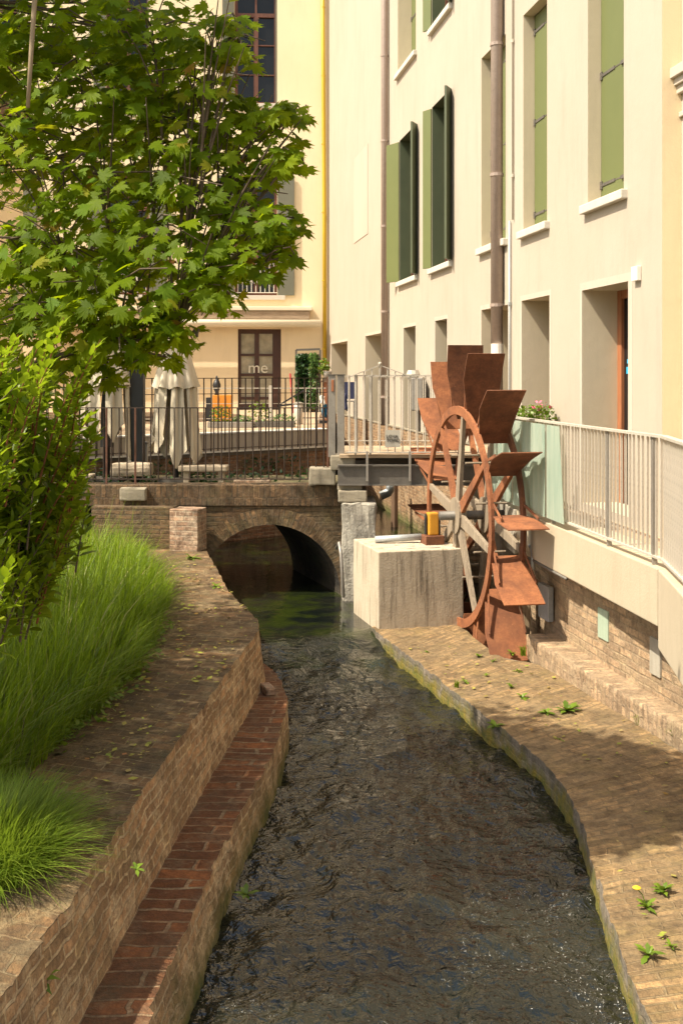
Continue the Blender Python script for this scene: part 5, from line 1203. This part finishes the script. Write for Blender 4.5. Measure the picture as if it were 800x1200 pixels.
# ------------------------------------------------------------------ grass
def edge_x(d): return float(np.interp(d, [q[0] for q in copin], [q[1] for q in copin]))
def blades(name, spec, m, seg=4):
    V = []; Fc = []
    for (x, y, z, h, lean, az, wd) in spec:
        b = len(V); ca, sa = math.cos(az), math.sin(az); fx, fy = -sa, ca
        for i in range(seg+1):
            q = i/seg; off = lean*q*q; hz = h*(q-.25*lean/h*q*q*q) if h else 0; w2 = wd*(1-q**1.6)/2
            px_, py_ = x+ca*off, y+sa*off; V.append((px_+fx*w2, py_+fy*w2, z+hz)); V.append((px_-fx*w2, py_-fy*w2, z+hz))
        for i in range(seg): Fc.append((b+2*i, b+2*i+1, b+2*i+3, b+2*i+2))
    return np_mesh(name, np.array(V), np.array(Fc), m)
sp_ = []
for k in range(12500):
    d = random.uniform(5.9, 14.4); back = random.random()**1.6*2.2; x = edge_x(d)+.10-back-.12*mnoise.noise(Vector((d*2, 1, 0)))
    h = random.choice((1, 1, 1.15, .75))*random.uniform(.35, .66)*(.62+.55*min(1, back/.4))*(1+.25*mnoise.noise(Vector((x*1.2, d*1.2, 0)))); 
    if d > 13: h *= .8
    az = random.gauss(-.2, 1.1) if back < .5 else random.uniform(0, 6.28); sp_.append((x, d, -2.37, h, random.uniform(.05, .42)*(h/.6)*(1.7 if back < .25 else 1), az if back > .25 else random.gauss(0, .6), random.choice((.006, .009, .013, .018))))
for k in range(26): d = random.uniform(10.5, 14); sp_.append((edge_x(d)-random.uniform(0, .6), d, -2.37, random.uniform(.85, 1.15), random.uniform(.1, .4), random.gauss(0, 1), .009))
g = blades('tall_grass', sp_, M['grass']); g['kind'] = 'stuff'
sp_ = []
for k in range(4200):
    a = random.uniform(0, 6.28); q = math.sqrt(random.random()); x = -1.74+.36*q*math.cos(a); y = 5.45+.50*q*math.sin(a); az = math.atan2(y-5.45, (x+1.74)*1.4)+random.gauss(0, .45)
    sp_.append((x, y, -2.36, random.uniform(.16, .36)*(1.25-.45*q), random.uniform(.08, .34)*(.4+q), az, random.choice((.004, .006, .009))))
g = blades('feathery_grass', sp_, M['feather'], 5); g['kind'] = 'stuff'
gc = []
for k in range(900):
    d = random.uniform(6.8, 10.5); x = edge_x(d)+random.gauss(.10, .07); gc.append((x, d, -2.34+random.random()*.07))
g = leaf_cloud(gc, .05, M['weed'], 'creeping_leaves', None, 71, 1.2); g['kind'] = 'stuff'
# litter on copings
lt = []
for k in range(1000):
    d = random.uniform(5.8, 13.8); xe = float(np.interp(d, [q[0] for q in lc], [q[1] for q in lc])); xi = edge_x(d)
    s = random.random()**1.1
    if mnoise.noise(Vector((d*1.3, s*2.2, 5))) < .02 and random.random() < .8: continue
    lt.append((xi+(xe-xi)*s, d, -2.336+random.random()*.006))
for k in range(120): d = random.uniform(5.2, 12.5); a_ = float(np.interp(d, [q[0] for q in rl], [q[1] for q in rl])); b_ = float(np.interp(d, [q[0] for q in rr], [q[1] for q in rr])); lt.append((a_+(b_-a_)*random.uniform(.08, .95), d, -2.986+random.random()*.004))
g = leaf_cloud(lt, .042, M['litter'], 'fallen_leaves', None, 81, 6.0); g['kind'] = 'stuff'

# ------------------------------------------------------------------ weeds and a dandelion on the walkway
def weed(x, y, zlev, r, lab, grp=None, n=14, seed=0, flower=None, m=None):
    d = F*zlev/(HY-y); c = at(x, y, d); c.z = zlev; t_ = thing('weed', lab, 'weed', c, grp); rg = random.Random(seed); V = []; Fc = []
    for k in range(n):
        a = 2*math.pi*k/n+rg.uniform(-.25, .25); el = rg.uniform(.15, 1.0); L = r*rg.uniform(.6, 1.15); wd = L*.11; dv = Vector((math.cos(a)*math.cos(el), math.sin(a)*math.cos(el), math.sin(el))); sd_ = Vector((-math.sin(a), math.cos(a), 0)); b = len(V)
        for i in range(6):
            q = i/5; p = c+dv*L*q-Vector((0, 0, L*.35*q*q)); w2 = wd*math.sin(math.pi*min(1, .12+q*.88))*(1 if i % 2 == 0 else 1.6); V += [p+sd_*w2, p-sd_*w2]
        for i in range(5): Fc.append((b+2*i, b+2*i+1, b+2*i+3, b+2*i+2))
    V = [tuple(v+Vector((0, 0, .006))) for v in V]; np_mesh('leaves', np.array(V), np.array(Fc), m or M['weed'], t_)
    if flower:
        f = Vector((c.x-.05, c.y+.02, c.z+.10)); MB().tube([c, c.lerp(f, .5)+Vector((.005, 0, .02)), f], .003, 5).build('stalk', M['weed'], t_)
        MB().lathe(f, [(.004, -.006), (.020, 0), (.024, .006), (.014, .012), (.003, .014)], 14).build('flower', M['flower'], t_)
weed(776, 1045, -3.0, .10, 'bushy green weed upper of the nearest group on the sunlit walkway', None, 18, 1)
weed(757, 1064, -3.0, .10, 'broad leaved weed beside the yellow dandelion flower', None, 12, 2, True)
weed(759, 1120, -3.0, .10, 'sprawling weed nearest the bottom right corner on the walkway', None, 12, 3)
weed(785, 1110, -3.0, .06, 'small weed right of the sprawling one near the corner', None, 8, 4)
weed(664, 834, -3.0, .16, 'large spiky weed in the shade across the walkway', None, 22, 5)
weed(640, 836, -3.0, .10, 'low weed just left of the large spiky one', None, 12, 6)
weed(580, 852, -3.02, .11, 'weed growing from the canal edge of the walkway in shade', None, 16, 7)
weed(655, 868, -3.0, .06, 'tiny weed in the middle of the shaded walkway', None, 8, 8)
G1 = 'small weeds on the sunlit far walkway'
for i, (x, y) in enumerate([(570, 792), (606, 787), (598, 806), (578, 775), (545, 800), (612, 818), (500, 765), (560, 770)]): weed(x, y, -3.0, .05+.02*(i % 3), 'small weed in a brick joint of the sunlit far part of the walkway', G1, 9, 20+i)
def tuft(x, y, zlev, hgt, lab, seed):
    d = F*zlev/(HY-y); c = at(x, y, d); c.z = zlev; t_ = thing('grass_tuft', lab, 'grass', c); rg = random.Random(seed); m_ = MB()
    for k in range(22):
        a = rg.uniform(0, 6.28); ln = rg.uniform(.2, .9)*hgt; b0 = c+Vector((rg.gauss(0, .012), rg.gauss(0, .012), -.004)); m1 = b0+Vector((math.cos(a)*ln*.3, math.sin(a)*ln*.3, hgt*rg.uniform(.5, .8))); e1 = b0+Vector((math.cos(a)*ln, math.sin(a)*ln, hgt*rg.uniform(.55, 1.1)))
        w_ = Vector((-math.sin(a), math.cos(a), 0))*.004; m_.add([b0-w_, b0+w_, m1+w_*.8, m1-w_*.8, e1], [(0, 1, 2, 3), (3, 2, 4)])
    m_.build('blades', M['grass'], t_)
tuft(612, 768, -3.0, .13, 'thin grass tuft growing at the foot of the low brick footing', 3)
tuft(748, 850, -3.0, .12, 'grass tuft between the walkway and the brick retaining wall', 4)
tuft(786, 870, -3.0, .15, 'grass tuft in the far right corner of the walkway', 5)
tuft(535, 805, -3.0, .08, 'wispy grass tuft near the canal edge of the sunlit walkway', 6)
weed(40, 1150, -2.55, .12, 'weed hanging from the left canal wall face at the bottom corner', None, 18, 40)
weed(160, 1020, -2.35, .06, 'small green weed on the near left coping', None, 9, 41)
weed(225, 655, -2.35, .16, 'flat mossy weed near the brick pier on the left coping', None, 18, 42)
weed(253, 688, -2.35, .10, 'light green weed at the canal edge of the left coping', None, 12, 43)
weed(288, 1050, -3.0, .10, 'yellow green weed at the waterline of the left wall', None, 12, 44)
weed(600, 767, -3.0, .10, 'grass tuft beneath the lowest wheel paddle', None, 10, 45)
